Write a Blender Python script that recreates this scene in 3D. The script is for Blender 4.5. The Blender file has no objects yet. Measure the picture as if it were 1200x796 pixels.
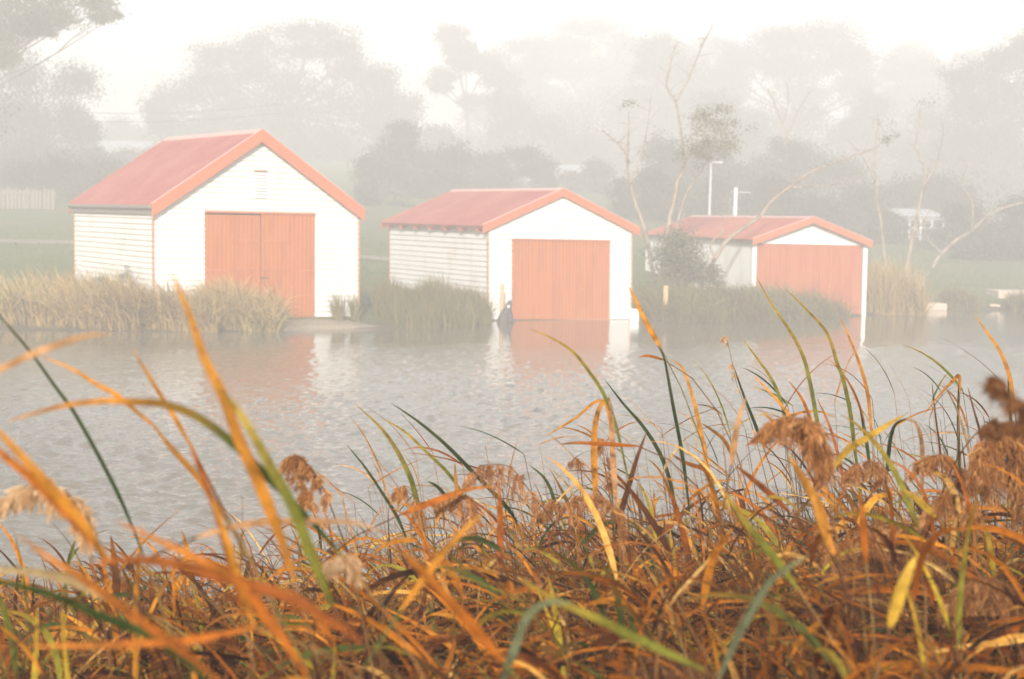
import bpy, math, random
import numpy as np
from mathutils import Vector, Matrix
R = math.radians
rng = np.random.default_rng(11)
random.seed(5)

# ------------------------------------------------------------------ camera, sky, sun, exposure
SC = bpy.context.scene
COL = SC.collection
FPX, CAMH, PITCH, ROLL = 1900.0, 3.5, 0.0744, 0.0230      # focal length in photo pixels (1200 wide)
cd = bpy.data.cameras.new("camera"); cam = bpy.data.objects.new("camera", cd); COL.objects.link(cam)
cd.sensor_width = 36; cd.lens = FPX / 1200 * 36; cd.clip_start = 0.05; cd.clip_end = 3000
cam.matrix_world = (Matrix.Translation((0, 0, CAMH)) @ Matrix.Rotation(math.pi / 2 - PITCH, 4, 'X') @ Matrix.Rotation(ROLL, 4, 'Z'))
cd.dof.use_dof = True; cd.dof.focus_distance = 8.0; cd.dof.aperture_fstop = 57 / 12.0
SC.camera = cam

SUN_EL, SUN_AZ = R(24), R(183)           # azimuth clockwise from +Y
W = bpy.data.worlds.new("World"); SC.world = W; W.use_nodes = True
wn = W.node_tree; wn.nodes.clear()
sky = wn.nodes.new("ShaderNodeTexSky"); sky.sky_type = 'NISHITA'; sky.sun_disc = False
sky.sun_elevation = SUN_EL; sky.sun_rotation = SUN_AZ; sky.dust_density = 2; sky.air_density = 1.0; sky.ozone_density = 1.0
bg = wn.nodes.new("ShaderNodeBackground"); bg.inputs[1].default_value = 0.11
wo = wn.nodes.new("ShaderNodeOutputWorld")
wn.links.new(sky.outputs[0], bg.inputs[0]); wn.links.new(bg.outputs[0], wo.inputs[0])
sl = bpy.data.lights.new("sun", 'SUN'); sl.energy = 4.8; sl.angle = R(4); sl.color = (1.0, 0.95, 0.885)
so = bpy.data.objects.new("sun", sl); COL.objects.link(so)
sd = Vector((math.sin(SUN_AZ) * math.cos(SUN_EL), math.cos(SUN_AZ) * math.cos(SUN_EL), math.sin(SUN_EL)))
so.rotation_euler = sd.to_track_quat('Z', 'Y').to_euler()
SC.view_settings.view_transform = 'Standard'; SC.view_settings.look = 'None'
SC.view_settings.gamma = 1; SC.view_settings.exposure = 0.86; SC.view_settings.use_curve_mapping = False
HAZE_DENSITY = 0.0061
SC.cycles.volume_bounces = 3; SC.cycles.max_bounces = 8; SC.cycles.diffuse_bounces = 3
SC.cycles.transparent_max_bounces = 8; SC.cycles.use_denoising = True
SC.cycles.sample_clamp_indirect = 8

# ------------------------------------------------------------------ pixels -> world
MC = cam.matrix_world.copy()
CO = MC.translation
def ray(px, py):
    d = Vector(((px - 600) / FPX, -(py - 398) / FPX, -1.0))
    return (MC.to_3x3() @ d)
def at(px, py, Y):
    d = ray(px, py); return CO + d * (Y / d.y)
def mpp(Y): return Y / FPX              # metres per photo pixel at distance Y

# ------------------------------------------------------------------ helpers
def tag(o, label=None, cat=None, group=None, kind=None):
    if label: o['label'] = label
    if cat: o['category'] = cat
    if group: o['group'] = group
    if kind: o['kind'] = kind
    return o
def empty(name, loc, rz=0.0):
    o = bpy.data.objects.new(name, None); COL.objects.link(o); o.location = loc; o.rotation_euler = (0, 0, rz)
    o.empty_display_size = .3; return o
class MB:
    def __init__(s): s.v = []; s.f = []; s.m = []
    def add(s, vs, fs, mi=0):
        n = len(s.v); s.v += [tuple(p) for p in vs]; s.f += [tuple(i + n for i in f) for f in fs]; s.m += [mi] * len(fs)
    def box(s, lo, hi, T=None, mi=0):
        x0, y0, z0 = lo; x1, y1, z1 = hi
        v = [Vector(p) for p in ((x0,y0,z0),(x1,y0,z0),(x1,y1,z0),(x0,y1,z0),(x0,y0,z1),(x1,y0,z1),(x1,y1,z1),(x0,y1,z1))]
        if T: v = [T(p) for p in v]
        s.add(v, [(0,3,2,1),(4,5,6,7),(0,1,5,4),(1,2,6,5),(2,3,7,6),(3,0,4,7)], mi)
    def prism(s, poly, d, mi=0):         # poly: list of 3D points, extruded by vector d
        n = len(poly); a = [Vector(p) for p in poly]; b = [p + Vector(d) for p in a]
        s.add(a + b, [tuple(range(n))[::-1], tuple(range(n, 2 * n))] + [(i, (i + 1) % n, n + (i + 1) % n, n + i) for i in range(n)], mi)
    def tube(s, pts, rad, n=7, mi=0):
        pts = [Vector(p) for p in pts]
        if not hasattr(rad, '__len__'): rad = [rad] * len(pts)
        vs = []; u = None
        for i, p in enumerate(pts):
            t = (pts[min(i + 1, len(pts) - 1)] - pts[max(i - 1, 0)]).normalized()
            if u is None: u = t.orthogonal().normalized()
            u = (u - t * u.dot(t)).normalized(); w = t.cross(u)
            for k in range(n):
                a = 2 * math.pi * k / n; vs.append(p + (u * math.cos(a) + w * math.sin(a)) * rad[i])
        fs = []
        for i in range(len(pts) - 1):
            for k in range(n):
                fs.append((i * n + k, i * n + (k + 1) % n, (i + 1) * n + (k + 1) % n, (i + 1) * n + k))
        fs += [tuple(range(n))[::-1], tuple(range((len(pts) - 1) * n, len(pts) * n))]
        s.add(vs, fs, mi)
    def build(s, name, mats, parent=None, bevel=0, smooth=False, loc=None, T=None):
        me = bpy.data.meshes.new(name)
        v = s.v if T is None else [tuple(T(Vector(p))) for p in s.v]
        me.from_pydata(v, [], s.f); me.update()
        for m in (mats if isinstance(mats, (list, tuple)) else [mats]): me.materials.append(m)
        if any(s.m): me.polygons.foreach_set('material_index', s.m)
        if smooth: me.polygons.foreach_set('use_smooth', [True] * len(s.f))
        o = bpy.data.objects.new(name, me); COL.objects.link(o)
        if parent: o.parent = parent
        if loc: o.location = loc
        if bevel:
            b = o.modifiers.new('bevel', 'BEVEL'); b.width = bevel; b.segments = 2; b.limit_method = 'ANGLE'
        return o

def np_mesh(name, V, F, mat, attrs=None, parent=None, smooth=True, origin=None):
    V = np.asarray(V, dtype=np.float32)
    if origin is not None: V = V - np.asarray(origin, dtype=np.float32)
    me = bpy.data.meshes.new(name)
    n, k = F.shape
    me.vertices.add(len(V)); me.vertices.foreach_set('co', V.ravel())
    me.loops.add(n * k); me.loops.foreach_set('vertex_index', F.astype(np.int32).ravel())
    me.polygons.add(n); me.polygons.foreach_set('loop_start', np.arange(n, dtype=np.int32) * k)
    me.polygons.foreach_set('use_smooth', np.full(n, smooth))
    me.update(calc_edges=True)
    for a, d in (attrs or {}).items():
        at_ = me.attributes.new(a, 'FLOAT', 'POINT'); at_.data.foreach_set('value', np.asarray(d, dtype=np.float32))
    me.materials.append(mat)
    o = bpy.data.objects.new(name, me); COL.objects.link(o)
    if parent: o.parent = parent
    if origin is not None and not parent: o.location = tuple(float(x) for x in origin)
    return o

# ------------------------------------------------------------------ materials
def mat(name, base, rough=.7, noise=None, spec=.3, bump=None, metallic=0):
    """noise: (scale, colour2, lo, hi [, stretch xyz]); bump: (scale, strength [, stretch])"""
    m = bpy.data.materials.new(name); m.use_nodes = True; nt = m.node_tree; N = nt.nodes; L = nt.links
    b = N['Principled BSDF']; b.inputs['Roughness'].default_value = rough; b.inputs['Specular IOR Level'].default_value = spec
    b.inputs['Base Color'].default_value = (*base, 1); b.inputs['Metallic'].default_value = metallic
    tc = N.new('ShaderNodeTexCoord')
    def vec(st):
        if not st: return tc.outputs['Object']
        mp = N.new('ShaderNodeMapping'); mp.inputs['Scale'].default_value = st; L.new(tc.outputs['Object'], mp.inputs[0]); return mp.outputs[0]
    if noise:
        col = None
        for i, nz in enumerate(noise if isinstance(noise[0], tuple) else [noise]):
            t = N.new('ShaderNodeTexNoise'); t.inputs['Scale'].default_value = nz[0]; t.inputs['Detail'].default_value = 5
            t.inputs['Roughness'].default_value = .6
            L.new(vec(nz[4] if len(nz) > 4 else None), t.inputs['Vector'])
            r = N.new('ShaderNodeMapRange'); r.inputs[1].default_value = nz[2]; r.inputs[2].default_value = nz[3]; L.new(t.outputs[0], r.inputs[0])
            mx = N.new('ShaderNodeMix'); mx.data_type = 'RGBA'
            L.new(r.outputs[0], mx.inputs[0])
            if col is None: mx.inputs[6].default_value = (*base, 1)
            else: L.new(col, mx.inputs[6])
            mx.inputs[7].default_value = (*nz[1], 1); col = mx.outputs[2]
        L.new(col, b.inputs['Base Color'])
    if bump:
        t = N.new('ShaderNodeTexNoise'); t.inputs['Scale'].default_value = bump[0]; t.inputs['Detail'].default_value = 6
        L.new(vec(bump[2] if len(bump) > 2 else None), t.inputs['Vector'])
        bp = N.new('ShaderNodeBump'); bp.inputs['Strength'].default_value = bump[1]; bp.inputs['Distance'].default_value = .02
        L.new(t.outputs[0], bp.inputs['Height']); L.new(bp.outputs[0], b.inputs['Normal'])
    return m

def leafmat(name, ramp, rough=.7, trans=.35, spec=.08, streak=False, lenmix=None):
    """colour from the per-leaf random value 'rnd'; lenmix: (colour, amount) towards the leaf tip"""
    m = bpy.data.materials.new(name); m.use_nodes = True; nt = m.node_tree; N = nt.nodes; L = nt.links
    b = N['Principled BSDF']; b.inputs['Roughness'].default_value = rough; b.inputs['Specular IOR Level'].default_value = spec
    a = N.new('ShaderNodeAttribute'); a.attribute_name = 'rnd'
    r = N.new('ShaderNodeValToRGB'); e = r.color_ramp.elements
    while len(e) > 2: e.remove(e[-1])
    e[0].position = ramp[0][0]; e[0].color = (*ramp[0][1], 1); e[1].position = ramp[-1][0]; e[1].color = (*ramp[-1][1], 1)
    for p, c in ramp[1:-1]:
        q = e.new(p); q.color = (*c, 1)
    L.new(a.outputs['Fac'], r.inputs[0]); col = r.outputs[0]
    if lenmix:
        al = N.new('ShaderNodeAttribute'); al.attribute_name = 'len'
        mr = N.new('ShaderNodeMapRange'); mr.inputs[1].default_value = .35; mr.inputs[2].default_value = 1.0; mr.inputs[4].default_value = lenmix[1]
        L.new(al.outputs['Fac'], mr.inputs[0])
        mx = N.new('ShaderNodeMix'); mx.data_type = 'RGBA'; mx.inputs[7].default_value = (*lenmix[0], 1)
        L.new(mr.outputs[0], mx.inputs[0]); L.new(col, mx.inputs[6]); col = mx.outputs[2]
    if streak:
        tc = N.new('ShaderNodeTexCoord'); t = N.new('ShaderNodeTexNoise'); t.inputs['Scale'].default_value = 28; t.inputs['Detail'].default_value = 4
        L.new(tc.outputs['Object'], t.inputs['Vector'])
        mr = N.new('ShaderNodeMapRange'); mr.inputs[1].default_value = .35; mr.inputs[2].default_value = .7; mr.inputs[3].default_value = 1.25; mr.inputs[4].default_value = .55
        L.new(t.outputs[0], mr.inputs[0])
        hs = N.new('ShaderNodeHueSaturation'); L.new(mr.outputs[0], hs.inputs['Value']); L.new(col, hs.inputs['Color']); col = hs.outputs[0]
    if streak:
        t2 = N.new('ShaderNodeTexNoise'); t2.inputs['Scale'].default_value = 110; t2.inputs['Detail'].default_value = 2; L.new(tc.outputs['Object'], t2.inputs['Vector'])
        m2 = N.new('ShaderNodeMapRange'); m2.inputs[1].default_value = .60; m2.inputs[2].default_value = .72; m2.inputs[4].default_value = .75; L.new(t2.outputs[0], m2.inputs[0])
        x2 = N.new('ShaderNodeMix'); x2.data_type = 'RGBA'; x2.inputs[7].default_value = (.07, .028, .012, 1); L.new(m2.outputs[0], x2.inputs[0]); L.new(col, x2.inputs[6]); col = x2.outputs[2]
    L.new(col, b.inputs['Base Color'])
    if trans:
        tr = N.new('ShaderNodeBsdfTranslucent'); L.new(col, tr.inputs[0])
        mix = N.new('ShaderNodeMixShader'); mix.inputs[0].default_value = trans
        L.new(b.outputs[0], mix.inputs[1]); L.new(tr.outputs[0], mix.inputs[2]); L.new(mix.outputs[0], N['Material Output'].inputs[0])
    return m

M = {}
M['white'] = mat('white_weatherboard_paint', (.68, .67, .635), .55, [(1.2, (.57, .53, .46), .52, .8, (1, 1, .5)), (9, (.55, .50, .42), .66, .85)], bump=(60, .15, (1, 1, .2)))
M['white_trim'] = mat('white_trim_paint', (.82, .81, .78), .5, (3, (.62, .58, .5), .55, .85))
M['door'] = mat('orange_red_door_paint', (.41, .125, .036), .55, [(1.1, (.31, .088, .024), .45, .8, (3, 3, .5)), (14, (.46, .16, .085), .6, .85, (3, 3, .25))], bump=(40, .25, (1, 1, .1)))
M['door_red'] = mat('red_door_paint', (.39, .12, .05), .55, [(1.1, (.31, .06, .032), .45, .8, (3, 3, .5)), (14, (.44, .13, .08), .6, .85, (3, 3, .25))], bump=(40, .25, (1, 1, .1)))
M['barge'] = mat('orange_red_barge_paint', (.46, .14, .065), .5, (4, (.38, .105, .05), .5, .8))
M['roof'] = mat('red_roof_paint', (.30, .085, .07), .42, [(.7, (.37, .14, .11), .42, .7), (5, (.20, .055, .045), .55, .75)], spec=.45)
M['roof_orange'] = mat('orange_red_roof_paint', (.36, .10, .065), .42, [(.7, (.40, .15, .11), .45, .75), (7, (.28, .07, .05), .6, .85)], spec=.45)
M['cap'] = mat('roof_cap_metal', (.66, .36, .30), .4, (3, (.55, .26, .2), .5, .8), spec=.5)
M['trimbrown'] = mat('ochre_corner_paint', (.45, .22, .10), .6, (6, (.3, .15, .08), .5, .8))
M['gutter'] = mat('grey_gutter_metal', (.22, .20, .17), .5, (5, (.33, .28, .24), .5, .8))
M['dark'] = mat('dark_timber', (.07, .055, .045), .8, (8, (.12, .1, .08), .4, .7))
M['post'] = mat('bare_post_timber', (.55, .37, .20), .75, (9, (.42, .27, .14), .45, .8, (1, 1, .15)), bump=(40, .4, (1, 1, .1)))
M['stump'] = mat('wet_weathered_stump', (.06, .058, .06), .7, (9, (.12, .11, .10), .45, .75), bump=(22, .8))
M['concrete'] = mat('weathered_concrete', (.26, .21, .15), .85, [(1.3, (.17, .14, .10), .4, .75), (14, (.46, .40, .32), .5, .8)], bump=(30, .5))
M['block'] = mat('pale_landing_timber', (.58, .46, .36), .8, (5, (.44, .34, .26), .45, .8, (.3, 1, 1)), bump=(30, .4))
M['fence'] = mat('grey_paling_timber', (.24, .19, .165), .85, (3, (.24, .20, .17), .4, .8, (3, 3, .3)))
M['steel'] = mat('pale_galvanised_steel', (.62, .62, .60), .4, (5, (.5, .5, .48), .5, .8))
M['house'] = mat('pale_house_render', (.42, .41, .38), .7, (.8, (.34, .33, .30), .4, .7))
M['houseroof'] = mat('pale_house_roof', (.44, .46, .46), .5, (.8, (.34, .36, .36), .4, .7))
M['glass'] = mat('dark_window_glass', (.05, .06, .065), .12, spec=.6)
M['bark'] = mat('grey_gum_bark', (.20, .165, .135), .85, (2.5, (.11, .09, .075), .4, .75, (1, 1, .3)))
M['palebark'] = mat('pale_gum_bark', (.32, .25, .19), .8, [(2.0, (.17, .13, .10), .4, .65, (1, 1, .4)), (6, (.46, .38, .30), .5, .75, (1, 1, .5))])
GUM = [(0, (.035, .05, .02)), (.5, (.06, .075, .032)), (1, (.11, .115, .055))]
M['gum'] = leafmat('gum_leaves', GUM, .5, .3)
M['bushleaf'] = leafmat('grey_green_bush_leaves', [(0, (.10, .105, .06)), (.6, (.17, .172, .095)), (1, (.27, .255, .15))], .5, .3)
M['farreed'] = leafmat('blond_bank_reeds', [(0, (.16, .10, .035)), (.3, (.40, .28, .11)), (.7, (.62, .46, .22)), (.88, (.30, .27, .10)), (1, (.15, .17, .06))], .6, .35)
M['rush'] = leafmat('olive_bank_rushes', [(0, (.12, .095, .04)), (.4, (.26, .21, .09)), (.75, (.16, .165, .065)), (1, (.42, .33, .16))], .6, .35)
M['reed'] = leafmat('autumn_reed_leaves', [(0, (0.0162, 0.0069, 0.0032)), (0.12, (0.063, 0.0172, 0.004)), (0.28, (0.27, 0.0731, 0.0072)), (0.42, (0.5382, 0.1789, 0.0125)), (0.54, (0.585, 0.2683, 0.0312)), (0.63, (0.6435, 0.4025, 0.1248)), (0.7, (0.351, 0.1118, 0.0208)), (0.78, (0.3978, 0.3019, 0.026)), (0.88, (0.09, 0.1118, 0.02)), (1, (0.018, 0.0344, 0.0096))], .7, .38, streak=True, lenmix=((.40, .135, .012), .5))  # darkest first stops put the shade of leaf gaps into the colour
M['stem'] = leafmat('reed_stems', [(0, (.04, .018, .01)), (.4, (.13, .05, .016)), (.75, (.24, .13, .045)), (1, (.07, .09, .02))], .55, .1, streak=True)
M['plume'] = leafmat('seed_plume', [(0, (.13, .045, .013)), (.4, (.30, .125, .04)), (.8, (.50, .25, .09)), (1, (.62, .38, .18))], .7, .35)
M['plumepale'] = leafmat('pale_seed_plume', [(0, (.42, .24, .12)), (.5, (.60, .40, .22)), (1, (.74, .56, .36))], .7, .4)
M['plumedark'] = leafmat('dark_seed_plume', [(0, (.07, .028, .012)), (.5, (.18, .075, .028)), (1, (.34, .17, .07))], .7, .3)
def leafcol(name, c, tip, amt):
    return leafmat(name, [(0, tuple(x * .52 for x in c)), (1, tuple(x * .75 for x in c))], .65, .4, streak=True, lenmix=(tuple(x * .7 for x in tip), amt))
HC = {'greenamber': leafmat('green_based_amber_leaf', [(0, (.04, .065, .014)), (1, (.05, .08, .016))], .65, .4, streak=True, lenmix=((.48, .20, .025), 1.6)), 'amber': leafcol('amber_leaf', (.66, .27, .03), (.72, .36, .08), .6), 'rust': leafcol('rust_leaf', (.36, .10, .018), (.55, .18, .03), .6),
      'orange': leafcol('orange_leaf', (.58, .17, .02), (.66, .27, .05), .7), 'green': leafcol('dark_green_leaf', (.045, .075, .018), (.10, .11, .02), .5),
      'olive': leafcol('olive_leaf', (.22, .22, .03), (.58, .34, .05), .8), 'peach': leafcol('peach_leaf', (.68, .36, .15), (.76, .50, .28), .6),
      'yellow': leafcol('yellow_leaf', (.70, .42, .05), (.76, .50, .10), .5), 'sage': leafcol('sage_leaf', (.20, .23, .12), (.34, .34, .16), .6),
      'brown': leafcol('brown_leaf', (.16, .06, .02), (.30, .12, .04), .6), 'straw': leafcol('straw_leaf', (.62, .44, .20), (.70, .54, .30), .5)}

# ------------------------------------------------------------------ terrain
SHX = np.array([-400, -30, -15, -10, -8, -6.4, -4.2, -2.4, -1.2, -.6, 4.4, 5.0, 9.0, 10., 13.8, 15.5, 17.5, 26, 60, 400.])
SHY = np.array([30, 46., 46.4, 47.0, 47.8, 49.0, 50.6, 51.8, 54.6, 55.6, 58.3, 57.4, 60.0, 61.2, 63.9, 66., 69.7, 72, 80, 120.])
def gz(x, y):
    """height of the ground"""
    x = np.asarray(x, float); y = np.asarray(y, float)
    u = y - np.interp(x, SHX, SHY)
    bed = np.clip(.05 + .28 * u, -1.4, .05)
    far = .05 + .20 * np.clip(u, 0, 1.2) + .058 * np.clip(u - 3, 0, None) + .05 * np.sin(x * .21) * np.clip(u / 30, 0, 1) + .9 * np.sin(x * .013 + 1.2) * np.clip((u - 60) / 150, 0, 2)
    z = np.where(u < 0, bed, far)
    e = 9.4 + .35 * np.sin(x * .8) + .2 * np.sin(x * 2.1 + 1)          # the near bank's edge
    near = np.clip(.30 * (e - y), -1.4, None)
    near = np.where(near > 1.7, 1.7 + (near - 1.7) * .12, near)
    return np.where(y < 26, near, z)
def gzf(x, y): return float(gz(x, y))

def grid_sheet(name, xs, ys, zf, m):
    X, Y = np.meshgrid(xs, ys); Z = zf(X, Y)
    V = np.stack([X, Y, Z], -1).reshape(-1, 3); nx = len(xs)
    i = (np.arange(len(ys) - 1)[:, None] * nx + np.arange(nx - 1)[None]).ravel()
    F = np.stack([i, i + 1, i + 1 + nx, i + nx], -1)
    return np_mesh(name, V, F, m)
# ground: mud / litter near, grass on the far bank
gm = bpy.data.materials.new('bank_grass_and_mud'); gm.use_nodes = True; nt = gm.node_tree; N = nt.nodes; L = nt.links
b = N['Principled BSDF']; b.inputs['Roughness'].default_value = .9; b.inputs['Specular IOR Level'].default_value = .1
geo = N.new('ShaderNodeNewGeometry'); sep = N.new('ShaderNodeSeparateXYZ'); L.new(geo.outputs['Position'], sep.inputs[0])
def nz(scale, lo, hi, det=5):
    t = N.new('ShaderNodeTexNoise'); t.inputs['Scale'].default_value = scale; t.inputs['Detail'].default_value = det
    L.new(geo.outputs['Position'], t.inputs['Vector'])
    r = N.new('ShaderNodeMapRange'); r.inputs[1].default_value = lo; r.inputs[2].default_value = hi; L.new(t.outputs[0], r.inputs[0]); return r.outputs[0]
def mixc(f, a, c):
    m_ = N.new('ShaderNodeMix'); m_.data_type = 'RGBA'
    for s_, v in ((0, f), (6, a), (7, c)):
        if isinstance(v, tuple): m_.inputs[s_].default_value = (*v, 1)
        elif isinstance(v, (int, float)): m_.inputs[s_].default_value = v
        else: L.new(v, m_.inputs[s_])
    return m_.outputs[2]
grass = mixc(nz(.35, .35, .7), (.085, .125, .035), (.15, .155, .06)); grass = mixc(nz(6, .45, .8), grass, (.10, .09, .04))
mud = mixc(nz(5, .35, .7), (.02, .013, .008), (.06, .032, .014))  # mud darkened so gaps between the reeds look shaded
fy = N.new('ShaderNodeMapRange'); fy.inputs[1].default_value = 20; fy.inputs[2].default_value = 24; L.new(sep.outputs[1], fy.inputs[0])
fz = N.new('ShaderNodeMapRange'); fz.inputs[1].default_value = .05; fz.inputs[2].default_value = .3; L.new(sep.outputs[2], fz.inputs[0])
farc = mixc(fz.outputs[0], (.10, .08, .05), grass)
L.new(mixc(fy.outputs[0], mud, farc), b.inputs['Base Color'])
xs = np.unique(np.concatenate([np.linspace(-390, -40, 36), np.linspace(-40, 40, 161), np.linspace(40, 390, 36)]))
ys = np.unique(np.concatenate([np.linspace(-38, 0, 8), np.linspace(0, 12, 61), np.linspace(12, 40, 15), np.linspace(40, 110, 181), np.linspace(110, 690, 60)]))
tag(grid_sheet('ground', xs, ys, gz, gm), kind='structure')
# gravel track on the left lawn
def strip(name, pts, w, lift, m):
    V = []; F = []
    for i, p in enumerate(pts):
        for s_ in (-1, -.5, 0, .5, 1):
            y = p[1] + s_ * w / 2; V.append((p[0], y, gzf(p[0], y) + lift))
    for i in range(len(pts) - 1):
        for k in range(4): F.append((i * 5 + k, i * 5 + k + 1, (i + 1) * 5 + k + 1, (i + 1) * 5 + k))
    return np_mesh(name, np.array(V), np.array(F)[:, ::-1], m)
M['track'] = mat('pale_gravel_track', (.24, .21, .155), .9, [(.8, (.14, .15, .07), .45, .7), (20, (.44, .4, .34), .5, .8)])
tp = [(x, 76.5 - .10 * (x + 25) + .4 * math.sin(x * .3)) for x in np.linspace(-45, 3, 60)]
tag(strip('track', tp, 2.0, .03, M['track']), kind='structure')

# water
wm = bpy.data.materials.new('rippled_river_water'); wm.use_nodes = True; nt = wm.node_tree; N = nt.nodes; L = nt.links
b = N['Principled BSDF']; b.inputs['Base Color'].default_value = (.15, .132, .095, 1); b.inputs['Roughness'].default_value = .06
b.inputs['IOR'].default_value = 1.333; b.inputs['Specular IOR Level'].default_value = .5
geo = N.new('ShaderNodeNewGeometry'); sep = N.new('ShaderNodeSeparateXYZ'); L.new(geo.outputs['Position'], sep.inputs[0])
mp = N.new('ShaderNodeMapping'); mp.inputs['Scale'].default_value = (.8, 1.25, 1); L.new(geo.outputs['Position'], mp.inputs[0])
def wnoise(scale, det, ro=.55):
    t = N.new('ShaderNodeTexNoise'); t.inputs['Scale'].default_value = scale; t.inputs['Detail'].default_value = det; t.inputs['Roughness'].default_value = ro
    L.new(mp.outputs[0], t.inputs['Vector']); return t.outputs[0]
def mth(op, a, c):
    q = N.new('ShaderNodeMath'); q.operation = op
    for i, v in enumerate((a, c)):
        if isinstance(v, (int, float)): q.inputs[i].default_value = v
        else: L.new(v, q.inputs[i])
    return q.outputs[0]
h = mth('ADD', mth('MULTIPLY', wnoise(1.3, 1), .9), mth('ADD', mth('MULTIPLY', wnoise(4.2, 2), .75), mth('MULTIPLY', wnoise(11, 2), .22)))
# ripple strength falls in the lee of the far bank
lee = mth('SUBTRACT', sep.outputs[1], mth('MULTIPLY', sep.outputs[0], .30))
lee = mth('ADD', lee, mth('MULTIPLY', wnoise(.25, 3), 3.0))
lr = N.new('ShaderNodeMapRange'); lr.inputs[1].default_value = 44.5; lr.inputs[2].default_value = 47.5; lr.inputs[3].default_value = 1.0; lr.inputs[4].default_value = .13
L.new(lee, lr.inputs[0])
pat = N.new('ShaderNodeMapRange'); pat.inputs[1].default_value = .3; pat.inputs[2].default_value = .7; pat.inputs[3].default_value = .6; pat.inputs[4].default_value = 1.15
L.new(wnoise(.12, 2), pat.inputs[0])
bp = N.new('ShaderNodeBump'); bp.inputs['Distance'].default_value = .03
L.new(mth('MULTIPLY', lr.outputs[0], pat.outputs[0]), bp.inputs['Strength']); L.new(h, bp.inputs['Height']); L.new(bp.outputs[0], b.inputs['Normal'])
wr = np.random.default_rng(3); NW = 90
wl = np.exp(wr.uniform(np.log(.10), np.log(.5), NW)); wd = R(75) + wr.normal(0, .75, NW); wph = wr.uniform(0, 6.283, NW)
wa = wl * .0074 * wr.uniform(.4, 1.3, NW) * np.where(wl > .45, .6, 1)
def waves(X, Y):
    """wind ripples, dying out in the lee of the far bank and on the dense part of the sheet only"""
    Z = np.zeros(X.shape)
    gust = .75 + .35 * np.sin(X * .31 + 1) * np.sin(Y * .23) + .2 * np.sin(X * .11 - Y * .17)
    for l_, d_, p_, a_ in zip(wl, wd, wph, wa):
        kx, ky = math.cos(d_) * 6.283 / l_, math.sin(d_) * 6.283 / l_; Z += a_ * np.sin(kx * X + ky * Y + p_)
    Z += .25 * np.abs(Z)                                   # sharper crests
    lee_ = Y - .30 * X + 1.2 * np.sin(X * .7) * np.sin(Y * .9) + .8 * np.sin(X * .23 + 2)
    f_ = np.interp(lee_, [44.5, 48.5], [1, .10]) * gust
    return Z * f_ * np.interp(np.abs(X), [20, 26], [1, 0]) * np.interp(Y, [7.6, 8.5], [0, 1])
wy = [7.5]
while wy[-1] < 62: wy.append(wy[-1] + max(.045, wy[-1] ** 2 / (3.5 * 1620) / 1.25))
wx = np.unique(np.concatenate([np.linspace(-390, -28, 6), np.arange(-28, -9, .12), np.arange(-9, 9, .055), np.arange(9, 28, .12), np.linspace(28, 390, 6)]))
tag(grid_sheet('water', wx, np.array(wy + [75, 90, 112]), waves, wm), kind='structure')

# ------------------------------------------------------------------ boatsheds
class Shed:
    def __init__(s, X, Y, Z, yaw, w, L_, he, hr, o, e, tl):
        s.__dict__.update(X=X, Y=Y, Z=Z, yaw=yaw, w=w, L=L_, he=he, hr=hr, o=o, e=e, tl=tl)
        s.sl = (hr - he - .12) / (w / 2)
    def T(s, p): return Vector((p.x + s.tl * p.z, p.y, p.z))       # the old frame leans a little sideways
    def front(s, px, py):                  # photo pixel on the front wall -> (a, z)
        d = ray(px, py); n = Vector((math.sin(s.yaw), -math.cos(s.yaw), 0)); O = Vector((s.X, s.Y, s.Z))
        p = CO + d * ((O - CO).dot(n) / d.dot(n)) - O
        z = p.z; return (p.x * math.cos(s.yaw) + p.y * math.sin(s.yaw) - s.tl * z, z)
S1 = Shed(-10.64, 48.04, .186, .545, 6.68, 8.1, 3.44, 5.82, .21, .10, -.012)
S2 = Shed(-.833, 55.45, -.03, .466, 5.663, 8.79, 3.264, 4.593, .13, .25, -.022)
S3 = Shed(9.28, 62.8, .12, .215, 4.68, 14.07, 2.724, 3.695, .27, .117, -.011)

def boards(mb, O, U, Nn, z0, ext, ztop, p=.17, t=.034, opening=None):
    """lapped weatherboards on the plane through O along U, facing Nn; ext(z) -> (u0, u1)"""
    O, U, Nn = Vector(O), Vector(U), Vector(Nn)
    zs = set(np.round(np.arange(z0, ztop, p), 4)); zs.add(ztop)
    if opening: zs |= {z for z in (opening[2], opening[3]) if z0 < z < ztop}
    zs = sorted(zs)
    def P(u, z, off): return O + U * u + Vector((0, 0, z)) + Nn * off
    for a, c in zip(zs[:-1], zs[1:]):
        if c - a < .004: continue
        f0 = ((a - z0) / p) % 1; f0 = 0 if f0 > .97 else f0; f1 = f0 + (c - a) / p
        oa, oc = .004 + t * (1 - f0), .004 + t * max(0, 1 - f1)
        if f0 == 0: a = min(a + .026, c - .002)
        (l0, r0), (l1, r1) = ext(a), ext(c)
        segs = [(l0, r0, l1, r1)]
        if opening and a >= opening[2] - 1e-3 and c <= opening[3] + 1e-3:
            segs = [(l0, opening[0], l1, opening[0]), (opening[1], r0, opening[1], r1)]
        for (x0, x1, x2, x3) in segs:
            if x1 - x0 < .01 and x3 - x2 < .01: continue
            mb.add([P(x0, a, oa), P(x1, a, oa), P(x3, c, oc), P(x2, c, oc)], [(0, 1, 2, 3)])
            mb.add([P(x0, a, 0), P(x1, a, 0), P(x1, a, oa), P(x0, a, oa)], [(0, 1, 2, 3)])
            mb.add([P(x0, a, 0), P(x0, a, oa), P(x2, c, oc), P(x2, c, 0)], [(0, 1, 2, 3)])
            mb.add([P(x1, a, 0), P(x3, c, 0), P(x3, c, oc), P(x1, a, oa)], [(0, 1, 2, 3)])

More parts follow.
